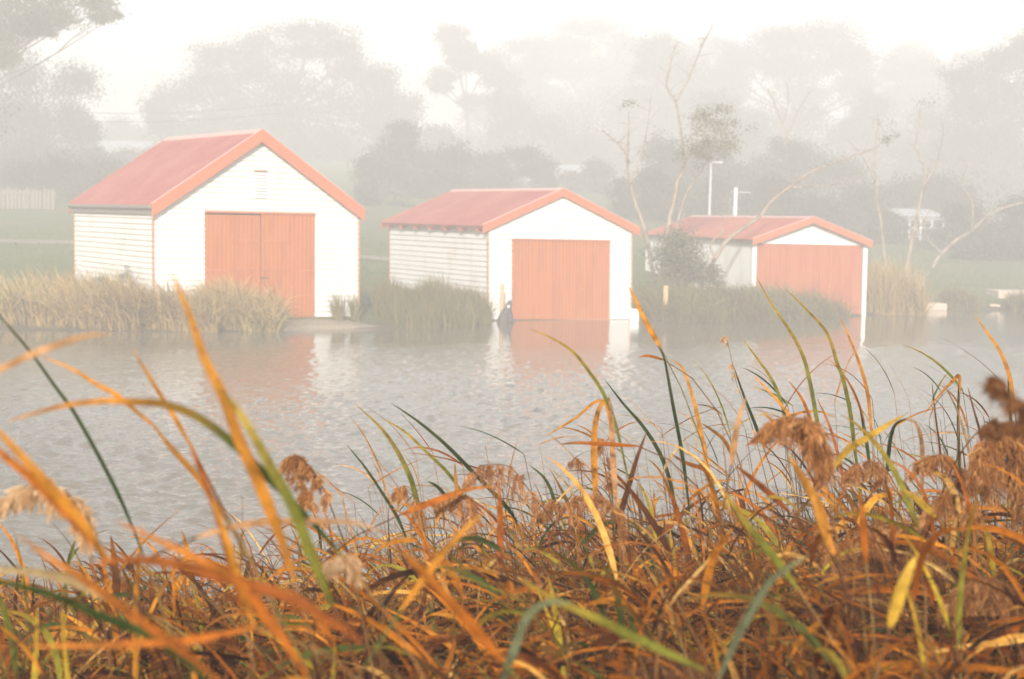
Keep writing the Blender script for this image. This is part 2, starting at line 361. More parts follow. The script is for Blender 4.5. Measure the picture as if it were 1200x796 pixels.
def make_shed(S, label, doorpx, mats, style):
    root = empty('boatshed', (S.X, S.Y, S.Z), S.yaw)
    tag(root, label, 'boatshed', 'red roofed boatsheds along the far bank')
    w, L_, he, hr, sl, T = S.w, S.L, S.he, S.hr, S.sl, S.T
    B = -.35 if style == 2 else -.25
    (d0, dt), (d1, dt2), db = S.front(*doorpx[0]), S.front(*doorpx[1]), S.front(*doorpx[2])[1]
    dtop = (dt + dt2) / 2
    zr = lambda a: hr - .12 - sl * abs(a - w / 2)               # underside of the roof above a
    gex = lambda z: ((0, w) if z <= he else (max(0, w / 2 - (hr - .12 - z) / sl), min(w, w / 2 + (hr - .12 - z) / sl)))
    wallm = M['white']
    # front wall
    mb = MB()
    if style == 3:
        mb.prism([(d0 - .02, 0, dtop), (d1 + .02, 0, dtop), (d1 + .02, 0, zr(d1 + .02)), (w / 2, 0, hr - .12), (d0 - .02, 0, zr(d0 - .02))], (0, .1, 0))
        mb.prism([(w / 2 - .012, -.006, dtop), (w / 2 + .012, -.006, dtop), (w / 2 + .012, -.006, hr - .25), (w / 2 - .012, -.006, hr - .25)], (0, .006, 0))
        for a0, a1 in ((0, d0 - .02), (d1 + .02, w)):
            mb.prism([(a0, -.03, B), (a1, -.03, B), (a1, -.03, zr(a1)), (a0, -.03, zr(a0))], (0, .13, 0))
    else:
        boards(mb, (0, 0, 0), (1, 0, 0), (0, -1, 0), B, gex, hr - .14, p=.165 if style == 1 else .185, opening=(d0, d1, B, dtop))
        for a0, a1 in ((0, d0), (d1, w)):
            mb.prism([(a0, 0.001, B), (a1, .001, B), (a1, .001, zr(a1)), (a0, .001, zr(a0))], (0, .1, 0))
        mb.prism([(d0, .001, dtop), (d1, .001, dtop), (d1, .001, zr(d1)), (w / 2, .001, hr - .12), (d0, .001, zr(d0))], (0, .1, 0))
    mb.build('front_wall', wallm, root, T=T)
    # side and rear walls
    if style == 3:
        for a, nx in ((0, -1), (w, 1)):
            mb = MB(); n = int((L_ - .1) / .05); vs = []
            for i in range(n + 1):
                y = .1 + (L_ - .1) * i / n; dd = .022 * (1 if (i // 2) % 2 else -0.2)
                vs += [(a + nx * dd, y, B), (a + nx * dd, y, he + .05)]
            mb.add(vs, [(2 * i, 2 * i + 1, 2 * i + 3, 2 * i + 2) for i in range(n)])
            mb.box((min(a, a - nx * .08) + (.0 if nx < 0 else -.03) + .03 * (nx < 0), .1, B), (max(a, a - nx * .08) - .03 * (nx > 0), L_, he + .05))
            mb.build('side_wall', wallm, root, T=T)
    else:
        for a, nx in ((0, -1), (w, 1)):
            mb = MB(); boards(mb, (a, .0, 0), (0, 1, 0), (nx, 0, 0), B, lambda z: (0.03, L_ - .03), he + .02, p=.165 if style == 1 else .185)
            mb.box((min(a, a - nx * .1) + .001, .102, B), (max(a, a - nx * .1) - .001, L_ - .102, he + .02))
            mb.build('side_wall', wallm, root, T=T)
    mb = MB(); boards(mb, (0, L_, 0), (1, 0, 0), (0, 1, 0), B, gex, hr - .14)
    mb.prism([(0, L_ - .1, B), (w, L_ - .1, B), (w, L_ - .1, zr(w)), (w / 2, L_ - .1, hr - .12), (0, L_ - .1, zr(0))], (0, .099, 0))
    mb.build('rear_wall', wallm, root, T=T)
    # roof: corrugated sheets on a slab
    ang = math.atan(sl); o_, e_ = S.o, S.e; bl = L_ + .25
    for side in (-1, 1):
        mb = MB(); n = int((bl + o_) / .038); vs = []
        for i in range(n + 1):
            y = -o_ + (bl + o_) * i / n; dz = .010 * math.cos(i * math.pi / 1.0)
            for k in range(5):
                a = w / 2 + side * (w / 2 + e_ + .04) * k / 4; vs.append((a, y, hr - sl * abs(a - w / 2) + dz))
        mb.add(vs, [(5 * i + k, 5 * i + k + 1, 5 * i + k + 6, 5 * i + k + 5) for i in range(n) for k in range(4)])
        a = w / 2 + side * (w / 2 + e_)
        mb.prism([(w / 2, -o_ + .03, hr - .02), (a, -o_ + .03, hr - .02 - sl * (w / 2 + e_)), (a, -o_ + .03, hr - .09 - sl * (w / 2 + e_)), (w / 2, -o_ + .03, hr - .09)], (0, bl + o_ - .06, 0), 0)
        mb.build('roof', mats['roof'], root, T=T)
    mb = MB()
    for side in (-1, 1):
        a = w / 2 + side * .17
        mb.prism([(w / 2, -o_ - .02, hr + .045), (a, -o_ - .02, hr + .035 - sl * .17), (a, -o_ - .02, hr + .012 - sl * .17), (w / 2, -o_ - .02, hr + .02)], (0, bl + o_ + .04, 0))
    mb.build('ridge_cap', M['cap'], root, T=T)
    # barge boards
    bd = {1: .36, 2: .25, 3: .22}[style]
    for y in (-o_ - .035, bl):
        for side in (-1, 1):
            mb = MB(); a = w / 2 + side * (w / 2 + e_ + .03); za = hr - sl * (w / 2 + e_ + .03)
            mb.prism([(w / 2, y, hr + .03), (a, y, za + .03), (a, y, za - bd), (w / 2, y, hr - bd)], (0, .035, 0))
            bo = mb.build('barge_board', mats['barge'], root, T=T, bevel=.006)
            if y < 0:
                mb = MB()
                mb.prism([(w / 2, y - .008, hr + .055), (a, y - .008, za + .055), (a, y - .008, za + .033), (w / 2, y - .008, hr + .033)], (0, .09, 0))
                mb.build('capping', M['cap'], bo, T=T)
    # corner boards
    for a in (0, w):
        mb = MB(); ww = .05 if style != 3 else .03
        x0, x1 = (-.04, .012) if a == 0 else (w - .012, w + .04)
        mb.box((x0, -.04, B), (x1, .028, he - .02)); mb.build('corner_board', M['trimbrown'] if style != 3 else M['white_trim'], root, T=T)
        mb = MB(); mb.box((x0, L_ - .028, B), (x1, L_ + .04, he - .02)); mb.build('corner_board', M['trimbrown'] if style != 3 else M['white_trim'], root, T=T)
    # eaves
    ze = hr - sl * (w / 2 + e_)
    for side in (-1, 1):
        a = w / 2 + side * (w / 2 + e_)
        if style == 1:
            mb = MB(); mb.box((min(a, a + side * .09), -o_ + .005, ze - .13), (max(a, a + side * .09), bl - .005, ze - .03)); mb.build('gutter', M['gutter'], root, T=T, bevel=.02)
            mb = MB(); mb.box((min(a - side * .004, a - side * .03), -o_ + .04, ze - .30), (max(a - side * .004, a - side * .03), bl - .04, ze - .10)); mb.build('fascia', M['gutter'], root, T=T)  # dark grey fascia also takes in the shadow band below the gutter
        elif style == 2:
            for k in range(7):
                y = .45 + k * (L_ - .7) / 6; mb = MB(); x0, x1 = sorted((a - side * .01, w / 2 + side * (w / 2 + .02)))
                mb.box((x0, y, ze - .21), (x1, y + .13, ze - .08)); mb.build('rafter_end', M['barge'], root, T=T)
        else:
            mb = MB(); mb.box((min(a, a - side * .03), -o_ + .005, ze - .14), (max(a, a - side * .03), bl - .005, ze - .02)); mb.build('fascia', M['gutter'], root, T=T)
    # doors
    z0 = max(db, B + .05) if style != 2 else -.12
    if style == 1: z0 = 0.04
    nl = 2 if style == 1 else 1
    for li in range(nl):
        a0 = d0 + (d1 - d0) * li / nl + .012; a1 = d0 + (d1 - d0) * (li + 1) / nl - .012
        mb = MB(); n = max(3, round((a1 - a0) / .135)); zt = dtop - .02 - (.05 if (style == 1 and li == 0) else 0)
        for k in range(n):
            u0 = a0 + (a1 - a0) * k / n; u1 = a0 + (a1 - a0) * (k + 1) / n - .009; j = random.uniform(-.004, .004)
            mb.box((u0, .012 + j, z0), (u1, .045 + j, zt))
        mb.box((a0 + .004, .046, z0 + .01), (a1 - .004, .07, zt - .01))
        dr = mb.build('door', mats['door'], root, T=T)
        if style == 1:
            for zz in (.75, 1.6, 2.45):
                mb = MB(); mb.box((a0 + .05 if li else a1 - .9, -.014, zz - .05), (a0 + .9 if li else a1 - .05, .007, zz + .05)); mb.build('ledge', mats['door'], dr, T=T, bevel=.004)
            for zz in (1.55,):
                h0, h1 = (a1 - .8, a1 - .0) if li else (a0, a0 + .8)
                mb = MB(); mb.box((h0, -.012, zz - .022), (h1, .007, zz + .022)); mb.build('hinge', M['barge'], dr, T=T)
            if li == 1:
                mb = MB(); mb.box((a0 + .0, -.03, 1.30), (a0 + .22, .006, 1.345)); mb.build('latch', M['dark'], dr, T=T, bevel=.006)
        if style == 2:
            mb = MB(); mb.box((a0, -.01, z0 + .12), (a1, .008, z0 + .17)); mb.build('bottom_rail', M['trimbrown'], dr, T=T)
    mb = MB(); t_ = .05 if style == 1 else .035
    mb.box((d0 - .0, -.034, dtop - .015), (d1 + .0, .01, dtop + t_)); mb.build('door_head', mats['barge'] if style != 3 else M['white_trim'], root, T=T)
    # dark interior floor sill
    mb = MB(); mb.box((.1, .09, B), (w - .1, L_ - .1, -.01 if style != 2 else B + .1)); mb.build('floor_slab', M['concrete'], root, T=T)
    return root

s1 = make_shed(S1, 'largest white weatherboard boatshed with steep red roof, gable vent and double red doors', ((239.5, 249.5), (369.5, 250.5), (371, 372)), dict(roof=M['roof'], barge=M['barge'], door=M['door']), 1)
s2 = make_shed(S2, 'middle white weatherboard boatshed standing in the water, one wide orange door and rafter ends', ((599.5, 280), (715.3, 283), (714.5, 375)), dict(roof=M['roof'], barge=M['barge'], door=M['door']), 2)
s3 = make_shed(S3, 'smallest low boatshed with ribbed white side wall and wide red door half hidden by reeds', ((887.5, 285), (1011, 287), (1008, 368)), dict(roof=M['roof_orange'], barge=M['barge'], door=M['door_red']), 3)
# gable vent of the largest shed
v0, v1 = S1.front(297.5, 201), S1.front(312, 231.5)
mb = MB(); fr = .03
mb.box((v0[0] - fr, -.06, v1[1] - fr), (v1[0] + fr, -.028, v0[1] + fr)); vt = mb.build('vent', M['white_trim'], s1, T=S1.T)
mb = MB(); mb.box((v0[0] - .04, -.10, v0[1] + .02), (v1[0] + .04, -.03, v0[1] + .05)); mb.build('hood', M['trimbrown'], vt, T=S1.T)
mb = MB(); mb.box((v0[0], -.064, v1[1]), (v1[0], -.061, v0[1]));  # thin dark sheet stands in for the shade behind the louvres
mb.build('opening', M['dark'], vt, T=S1.T)
mb = MB(); k = 8
for i in range(k):
    z = v1[1] + (v0[1] - v1[1]) * i / k
    mb.prism([(v0[0], -.067, z + .02), (v0[0], -.10, z - .005), (v0[0], -.10, z + .012), (v0[0], -.067, z + .062)], (v1[0] - v0[0], 0, 0))
mb.build('louvre', M['white_trim'], vt, T=S1.T)

# concrete ramp in front of the largest shed
rp = [at(330, 375.5, 50.6), at(372, 371, 51.9), at(425, 376, 51.5), at(440, 377, 51.2), at(535, 383, 52.2)]
A = [(-8.3, 48.7, .26), (-6.2, 50.3, .27), (-5.2, 50.9, .24), (-4.4, 51.2, .13), (-3.6, 51.3, .03)]
Bq = [(-8.2, 47.6, -.1), (-6.6, 48.2, -.12), (-5.4, 49.2, -.12), (-4.4, 50.1, -.12), (-3.65, 50.9, -.12)]
mb = MB(); n = len(A); mid = [tuple(np.array(a) * .35 + np.array(q) * .65 + np.array((0, 0, .10))) for a, q in zip(A, Bq)]
vs = A + mid + Bq + [(p[0], p[1], -.4) for p in A] + [(p[0], p[1], -.4) for p in Bq]
fs = []
for i in range(n - 1):
    fs += [(i, i + n, i + n + 1, i + 1), (i + n, i + 2 * n, i + 2 * n + 1, i + n + 1), (i + 2 * n, i + 4 * n, i + 4 * n + 1, i + 2 * n + 1), (i, i + 1, i + 3 * n + 1, i + 3 * n)]
mb.add(vs, fs); tag(mb.build('boat_ramp', M['concrete']), 'low worn concrete ramp sloping into the water before the double doors', 'boat ramp')

# posts, stump, block
def post(pxt, pyt, pxb, pyb, Y, wpx, label):
    a, c = at(pxb, pyb, Y), at(pxt, pyt, Y); r = wpx / 2 * mpp(Y); c0 = Vector((a.x, a.y, -.8 if a.z < .3 else gzf(a.x, a.y) - .3))
    root = Vector((a.x, a.y, a.z)); mb = MB()
    tops = c - Vector((0, 0, .015))
    mb.tube([c0 - root, a - root, a.lerp(tops, .5) - root + Vector((.01, 0, 0)), tops - root, c - root], [r * 1.05, r, r * .97, r * .95, r * .8], 12)
    o = mb.build('mooring_post', M['post'], smooth=False, loc=root)
    tag(o, label, 'post', 'bare timber mooring posts at the water edge')
post(588.8, 333, 587.5, 378, 54.9, 5.2, 'slim pale timber post beside the dark stump at the middle shed')
post(780.3, 335, 778.8, 379, 57.6, 6.2, 'thicker pale timber post in front of the round grey bush')
# dark leaning stump with a pale round fitting
c = at(593.5, 384, 54.7); mb = MB(); k = mpp(54.7)
P = [(-4, -30), (-5, -6), (-4.5, 2), (-2, 10), (1.5, 17), (3.5, 24), (4, 26)]; rr = [8, 8, 7, 5.6, 4.3, 3.0, 1.8]
mb.tube([(p[0] * k, .04 * math.sin(i * 2), p[1] * k) for i, p in enumerate(P)], [r * k for r in rr], 9)
mb.tube([(4.5 * k, .0, 0), (3.5 * k, -.02, 8 * k), (4.5 * k, 0, 14 * k)], [4.5 * k, 3 * k, 1.5 * k], 8)
st = mb.build('mooring_stump', M['stump'], smooth=True, loc=(c.x, c.y, 0.0)); tag(st, 'dark weathered stump leaning in the water by the orange door, pale round fitting', 'stump')
mb = MB(); mb.tube([(2.0 * k, -.17, 19 * k), (2.0 * k, -.11, 19 * k)], 1.5 * k, 12); mb.build('fitting', M['white_trim'], st)
c = at(742, 374.5, 57.7); mb = MB(); mb.box((-.15, -.15, -.5), (.17, .25, .33)); mb.box((-.17, -.17, .331), (.19, .27, .37))
tag(mb.build('footing_block', M['white_trim'], loc=(c.x + .02, c.y, max(0, c.z)), bevel=.012), 'small white footing block against the right corner of the middle shed', 'block')
# landings on the right
def landing(x0, x1, yt, yb, Y, depth, label, lc=True):
    a, c = at(x0, yb, Y), at(x1, yt, Y); mb = MB(); h = c.z - a.z; w_ = c.x - a.x; n = 2 if h < .4 else 3
    for i in range(n): mb.box((0, random.uniform(-.015, .015), -.25 * (i == 0) + h * i / n + .004), (w_, depth, h * (i + 1) / n - .004))
    mb.box((.02, -.035, -.3), (.12, -.017, h * .9)); mb.box((w_ - .12, -.035, -.3), (w_ - .02, -.017, h * .9))
    o = mb.build('landing_wall', M['block'], loc=(a.x, a.y, a.z), bevel=.01); tag(o, label, 'landing wall', 'low pale landing walls on the right bank')
landing(1079, 1110, 356, 366.5, 69.5, 1.2, 'low pale timber landing wall beside the blond reed tuft')
landing(1160, 1172, 357, 366.5, 71.2, 1.0, 'shortest pale landing wall, standing between two rush clumps')
landing(1192, 1216, 357, 367, 71.5, 1.2, 'low pale landing wall under the raised slab at the right edge')
landing(1170, 1215, 342, 349, 75, 2.0, 'raised pale slab landing behind the rushes at the right edge')

# poles behind the small shed
c = at(861, 262, 80); t = at(861.5, 220, 80); mb = MB(); r = 2.3 * mpp(80); g = gzf(c.x, 80)
mb.tube([(0, 0, -.2), (0, 0, t.z - g)], [r, r * .9], 12); p = mb.build('vent_pole', M['white_trim'], loc=(c.x, 80, g)); tag(p, 'short thick white pole rising behind the smallest shed roof', 'pole')
mb = MB(); mb.tube([(-.25, 0, t.z - g - .2), (.75, 0, t.z - g - .23)], .018, 6); mb.build('crossarm', M['steel'], p)
c = at(831, 262, 98); t = at(831, 191, 98); g = gzf(c.x, 98); mb = MB()
mb.tube([(0, 0, -.2), (0, 0, t.z - g)], [.09, .06], 10); p = mb.build('lamp_pole', M['steel'], loc=(c.x, 98, g)); tag(p, 'tall thin grey pole with a small head behind the smallest shed', 'pole')
mb = MB(); mb.tube([(0, 0, t.z - g), (.35, 0, t.z - g + .06)], .03, 8); mb.box((.2, -.09, t.z - g + .01), (.7, .09, t.z - g + .10)); mb.build('lamp_head', M['steel'], p)

# paling fence far left
def fence(px0, px1, pyt, pyb, Y, label):
    a, c = at(px0, pyb, Y), at(px1, pyb, Y); h = at(px0, pyt, Y).z - a.z; w_ = c.x - a.x
    root = empty('paling_fence', (a.x, Y, 0)); tag(root, label, 'fence')
    n = int(w_ / .26); mb = MB()
    for i in range(n):
        x = i * .26; g = gzf(a.x + x, Y); mb.box((x, -.0, g - .05), (x + random.uniform(.12, .19), .02, a.z + h + random.uniform(-.12, .05)))
    mb.build('palings', M['fence'], root); mb = MB()
    for z in (.35, h - .3): mb.box((0, .021, a.z + z), (w_, .07, a.z + z + .08))
    mb.build('rails', M['fence'], root)
    for i in range(int(w_ / 2.4) + 1):
        x = min(i * 2.4, w_ - .1); mb = MB(); mb.box((x, .071, gzf(a.x + x, Y) - .3), (x + .1, .17, a.z + h - .05)); mb.build('post', M['fence'], root)
fence(-60, 66, 219, 256, 103, 'grey paling fence across the slope beneath the foggy trees')

# houses on the slope behind
def house(px0, px1, pyeave, pyridge, pybase, Y, label, rz=0., depth=8, wins=2, verandah=False, shed=False):
    a, c = at(px0, pybase, Y), at(px1, pyeave, Y); w_ = c.x - a.x; g = gzf((a.x + c.x) / 2, Y); h = c.z - g; hr_ = at(px0, pyridge, Y).z - g
    root = empty('house', (a.x, Y, g), rz); tag(root, label, 'house')
    mb = MB(); mb.box((0, 0, -1.5), (w_, depth, h)); mb.prism([(0, 0, h), (0, depth, h), (0, depth / 2, hr_ - .05)], (w_, 0, 0)); mb.build('wall', M['house'], root)
    for s_ in (0, 1):
        y0, y1 = (-.5, depth / 2) if s_ == 0 else (depth + .5, depth / 2); k_ = (hr_ - h) / (depth / 2); z0 = h - .5 * k_
        mb = MB(); mb.prism([(-.4, y0, z0 + .02), (-.4, y1, hr_ + .02), (-.4, y1, hr_ + .14), (-.4, y0, z0 + .14)], (w_ + .8, 0, 0)); mb.build('roof', M['houseroof'], root)
    for i in range(wins):
        x = w_ * (i + .5) / wins - .6; mb = MB(); mb.box((x, -.05, h - 1.7), (x + 1.2, .03, h - .5)); wf = mb.build('window', M['white_trim'], root)
        mb = MB(); mb.box((x + .08, -.06, h - 1.62), (x + 1.12, -.051, h - .58)); mb.build('pane', M['glass'], wf)
    if verandah:
        mb = MB(); mb.box((-.3, -2.2, h - .25), (w_ + .3, -.51, h - .12)); mb.build('verandah_roof', M['houseroof'], root)
        for i in range(4):
            x = (w_ - .12) * i / 3; mb = MB(); mb.box((x, -2.1, -.8), (x + .12, -1.98, h - .252)); mb.build('verandah_post', M['white_trim'], root)
        mb = MB(); mb.box((0, -2.05, .75), (w_, -2.0, .82)); mb.box((0, -2.05, .15), (w_, -2.0, .22)); mb.build('railing', M['white_trim'], root)
house(1056, 1098, 254, 246, 281, 118, 'small white verandah house almost hidden behind pale gum trunks on the right', verandah=True)
house(612, 692, 207, 192, 240, 170, 'pale house standing behind the ridge of the middle shed', wins=4)
house(108, 168, 178, 164, 192, 205, 'distant pale roofed house left of the steep red roof', wins=3)
house(560, 606, 168, 158, 180, 260, 'faintest long pale house high on the foggy slope', wins=3)

# overhead cable from a pole out of the frame to one behind the large tree
mb = MB(); a, c = at(-60, 118, 150), at(330, 122, 150)
for dz in (0, -.8):
    mb.tube([a.lerp(c, t_ / 20) + Vector((0, 0, dz - 1.0 * (1 - (2 * t_ / 20 - 1) ** 2))) for t_ in range(21)], .025, 5)
tag(mb.build('overhead_cable', M['dark']), 'pair of thin dark cables crossing the fog above the left slope', 'cable')

# ------------------------------------------------------------------ trees
def leaf_cloud(centres, sig, nper, size, droop=.5):
    """small leaf-sprig quads scattered around clump centres -> V, F, rnd"""
    n = len(centres) * nper
    C = np.repeat(centres, nper, 0); S_ = np.repeat(sig, nper)[:, None]
    P = C + rng.normal(0, 1, (n, 3)) * S_ * np.array([1, 1, .7])
    d = rng.normal(0, 1, (n, 3)); d[:, 2] = -abs(d[:, 2]) * droop * 2 - .2; d /= np.linalg.norm(d, axis=1)[:, None]
    s_ = np.cross(d, rng.normal(0, 1, (n, 3))); s_ /= np.linalg.norm(s_, axis=1)[:, None] + 1e-9
    l = size * rng.uniform(.6, 1.4, n)[:, None]; w_ = l * rng.uniform(.28, .5, n)[:, None]
    V = np.stack([P - d * l * .5, P + s_ * w_ * .5, P + d * l * .5, P - s_ * w_ * .5], 1).reshape(-1, 3)
    F = np.arange(n * 4).reshape(n, 4)
    rn = np.clip(np.repeat(rng.uniform(.1, .9, len(centres)), nper) + rng.normal(0, .14, n), 0, 1)
    return V, F, np.repeat(rn, 4)
def bez(a, c, k, sag=.12):
    a, c = Vector(a), Vector(c); l = (c - a).length; off = Vector((random.uniform(-1, 1), random.uniform(-1, 1), random.uniform(-.3, 1))) * l * sag
    m_ = a.lerp(c, .5) + off; return [a * (1 - t_) ** 2 + m_ * 2 * t_ * (1 - t_) + c * t_ * t_ for t_ in np.linspace(0, 1, k)]
def tree(name, cat, label, group, basepx, Y, lobes, m='gum', bark='bark', tr=.3, dens=1.0, leaf=2.5, path=None, clump=.22, gaps=True):
    """crown lobes are (px, py, rx, ry) in photo pixels at distance Y; depth offsets are random"""
    k = mpp(Y); b_ = at(basepx, 250, Y); g = gzf(b_.x, Y); base = Vector((b_.x, Y, g - .3)); root = empty(name, (b_.x, Y, g)); tag(root, label, cat, group)
    O = root.location.copy(); mb = MB(); top = at(basepx, min(l[1] for l in lobes) if lobes else 200, Y)
    cs = []; sg = []; zmax = max([at(l[0], l[1], Y).z for l in lobes]) - g
    fork = base + Vector((random.uniform(-.3, .3), 0, .3 + zmax * .38))
    mb.tube([p - O for p in bez(base, fork, 6, .06)], list(np.linspace(tr * 1.15, tr * .75, 6)), 9)
    low = max(l[1] + l[3] for l in lobes); lobes = list(lobes) + [(lx + random.uniform(-.5, .5) * rx, ly + ry * random.uniform(.7, 1.1), rx * .8, ry * .8) for lx, ly, rx, ry in lobes if ly + ry < low - 4]
    for (lx, ly, rx, ry) in lobes:
        c_ = at(lx, ly, Y + random.uniform(-1, 1) * rx * k * .7); rx_, ry_ = rx * k, ry * k
        pts = bez(fork, c_ - Vector((0, 0, ry_ * .3)), 7); mb.tube([p - O for p in pts], list(np.linspace(tr * .55, tr * .15, 7)), 6)
        nc = max(14, int(46 * (rx * ry / 900) ** .5 * dens))
        u = rng.normal(0, 1, (nc, 3)); u /= np.linalg.norm(u, axis=1)[:, None]
        u[:, 2] = np.where(u[:, 2] < -.6, -u[:, 2] * .6, u[:, 2]); r_ = rng.uniform(.25, 1.0, nc)[:, None]
        q = np.array(c_) + u * r_ * np.array([rx_, rx_ * .8, ry_]) * .92
        cs.append(q); sg.append(np.full(nc, clump * (rx_ * ry_) ** .5) * rng.uniform(.7, 1.3, nc))
        for j in range(min(nc, 9)):
            e_ = Vector(q[j]); p2 = bez(pts[4] if j % 2 else pts[6], e_, 4); mb.tube([p - O for p in p2], list(np.linspace(tr * .14, tr * .04, 4)), 4)
    mb.build('trunk', M[bark], root, smooth=True)
    cs = np.concatenate(cs); sg = np.concatenate(sg)
    size = leaf * k * 1.25; per = int(np.clip(np.mean(sg) ** 2 / (size ** 2) * 52, 14, 80))
    V, F, rn = leaf_cloud(cs, sg, per, size)
    np_mesh('crown', V - np.array(O), F, M[m], {'rnd': rn}, root, smooth=False)
    return root
TG = 'gum trees in the fog behind the sheds'
def gum(label, basepx, Y, lobes, **kw): return tree('gum_tree', 'tree', label, TG, basepx, Y * 1.36, lobes, **kw)
gum('nearest gum overhanging the top left corner with drooping sprays of leaves', -70, 78, [(-30, 40, 60, 60), (20, 8, 50, 22), (75, 0, 45, 22), (118, 8, 28, 16), (60, 26, 40, 13), (-40, 130, 50, 70), (-10, -30, 70, 40), (5, 45, 34, 24)], leaf=3.0, clump=.27, dens=.62, tr=.14, m='bushleaf')
gum('rounded foggy gum behind the paling fence at the left edge', 40, 122, [(30, 100, 40, 40), (88, 105, 34, 40), (55, 150, 50, 40), (5, 160, 35, 55), (100, 160, 22, 30), (70, 205, 50, 32), (10, 215, 40, 30)], tr=.4)
gum('small dark bushy tree just left of the steep red roof', 150, 125, [(150, 188, 24, 16), (125, 200, 24, 20), (175, 186, 20, 14)], tr=.18)
gum('huge spreading gum with a domed crown behind the largest shed', 335, 160, [(250, 72, 42, 30), (300, 58, 45, 32), (362, 42, 48, 24), (400, 62, 40, 28), (440, 100, 32, 40), (215, 120, 48, 32), (280, 125, 55, 42), (345, 110, 55, 45), (400, 130, 52, 45), (185, 128, 20, 20), (445, 155, 28, 35), (240, 165, 50, 24), (400, 190, 60, 45), (340, 175, 50, 40), (450, 220, 26, 40)], tr=.6)
gum('slender gum with a lifted top rising between the two larger sheds', 545, 185, [(530, 42, 22, 17), (545, 62, 30, 15), (570, 78, 30, 18), (520, 92, 26, 14), (592, 98, 20, 22), (560, 120, 28, 10)], tr=.35)
gum('low thick gum filling the gap between the two larger sheds', 500, 150, [(500, 190, 42, 28), (470, 225, 35, 35), (540, 205, 45, 28), (575, 215, 32, 25), (515, 165, 24, 20), (440, 250, 32, 30), (500, 250, 45, 28)], tr=.3)
gum('faint flat topped gum high above the middle shed', 690, 240, [(690, 38, 48, 20), (650, 62, 36, 24), (735, 62, 36, 30), (615, 90, 42, 24), (690, 85, 60, 28), (760, 95, 36, 30), (640, 125, 50, 30)], tr=.5)
gum('broad mist-veiled gum behind the pale house and middle shed', 660, 195, [(620, 150, 45, 30), (680, 150, 50, 34), (730, 140, 35, 40), (600, 185, 30, 25), (720, 190, 40, 30), (760, 210, 35, 40)], tr=.4)
gum('tall foggy gum with a dark rounded double crown behind the smallest shed', 930, 190, [(968, 50, 50, 32), (995, 75, 32, 32), (915, 52, 44, 26), (868, 70, 34, 24), (935, 85, 60, 26), (850, 100, 34, 22), (1010, 110, 22, 22)], tr=.5, dens=1.2)
gum('wide lower gum filling the fog behind the smallest roof', 905, 165, [(880, 150, 50, 34), (940, 150, 46, 34), (900, 195, 60, 34), (970, 195, 50, 36), (845, 215, 40, 34), (940, 235, 60, 28), (1000, 235, 40, 30)], tr=.4)
gum('pale upright gum between the double crown and the right edge', 1055, 205, [(1050, 90, 30, 24), (1082, 84, 26, 20), (1040, 125, 32, 30), (1085, 120, 34, 30), (1030, 165, 34, 30), (1075, 165, 40, 32)], tr=.35)
gum('dark fogged gum filling the right edge above the lawn', 1160, 135, [(1130, 95, 30, 26), (1172, 78, 28, 28), (1205, 60, 30, 34), (1145, 135, 40, 34), (1195, 130, 40, 40), (1120, 180, 38, 34), (1175, 190, 50, 40), (1215, 220, 40, 60), (1130, 225, 40, 36), (1180, 250, 50, 36)], tr=.4, dens=1.2)
gum('grey misted gum filling the gap above the middle shed roof', 640, 165, [(600, 130, 36, 26), (640, 160, 44, 30), (585, 180, 36, 28), (690, 175, 40, 28), (560, 215, 34, 24), (640, 205, 50, 26)], tr=.35)
gum('tall misted gum behind the leafy pale gum', 785, 180, [(770, 60, 36, 24), (800, 90, 40, 30), (760, 120, 40, 30), (810, 140, 44, 30), (780, 180, 46, 30), (740, 190, 40, 30)], tr=.4)
gum('lower misted gum right of the leafy pale gum', 850, 150, [(840, 130, 34, 26), (870, 165, 40, 30), (830, 185, 40, 30), (860, 215, 44, 28)], tr=.35)
gum('hazy gum with drooping sides behind the right end of the smallest shed', 1010, 160, [(1020, 130, 34, 28), (990, 165, 40, 30), (1040, 175, 40, 32), (1005, 210, 44, 28), (1060, 215, 40, 28)], tr=.35)
gum('hazy gum standing close behind the verandah house', 1085, 150, [(1095, 150, 34, 28), (1070, 190, 40, 30), (1115, 200, 40, 32), (1090, 230, 44, 26)], tr=.35)
gum('palest distant gum in the gap right of the flat topped gum', 815, 225, [(800, 75, 40, 28), (840, 60, 30, 22), (790, 115, 44, 30), (840, 110, 40, 30), (815, 150, 50, 30)], tr=.4)
gum('palest distant gum low behind the lifted slender gum', 610, 225, [(585, 75, 34, 24), (620, 60, 30, 20), (605, 110, 40, 28), (570, 140, 34, 26), (625, 145, 40, 28)], tr=.4)
gum('palest distant gum between the double crowned gum and the right edge', 1100, 230, [(1065, 70, 34, 24), (1100, 95, 40, 30), (1130, 75, 26, 20), (1085, 130, 44, 30), (1125, 150, 40, 34)], tr=.4)
gum('misted gum between the huge domed gum and the lifted one', 470, 170, [(480, 130, 26, 30), (470, 165, 34, 28), (500, 175, 32, 28), (455, 200, 32, 28)], tr=.35)
gum('misted gum low between the rounded left gum and the domed gum', 150, 200, [(140, 150, 22, 14), (165, 160, 22, 14), (120, 165, 24, 16)], tr=.25)
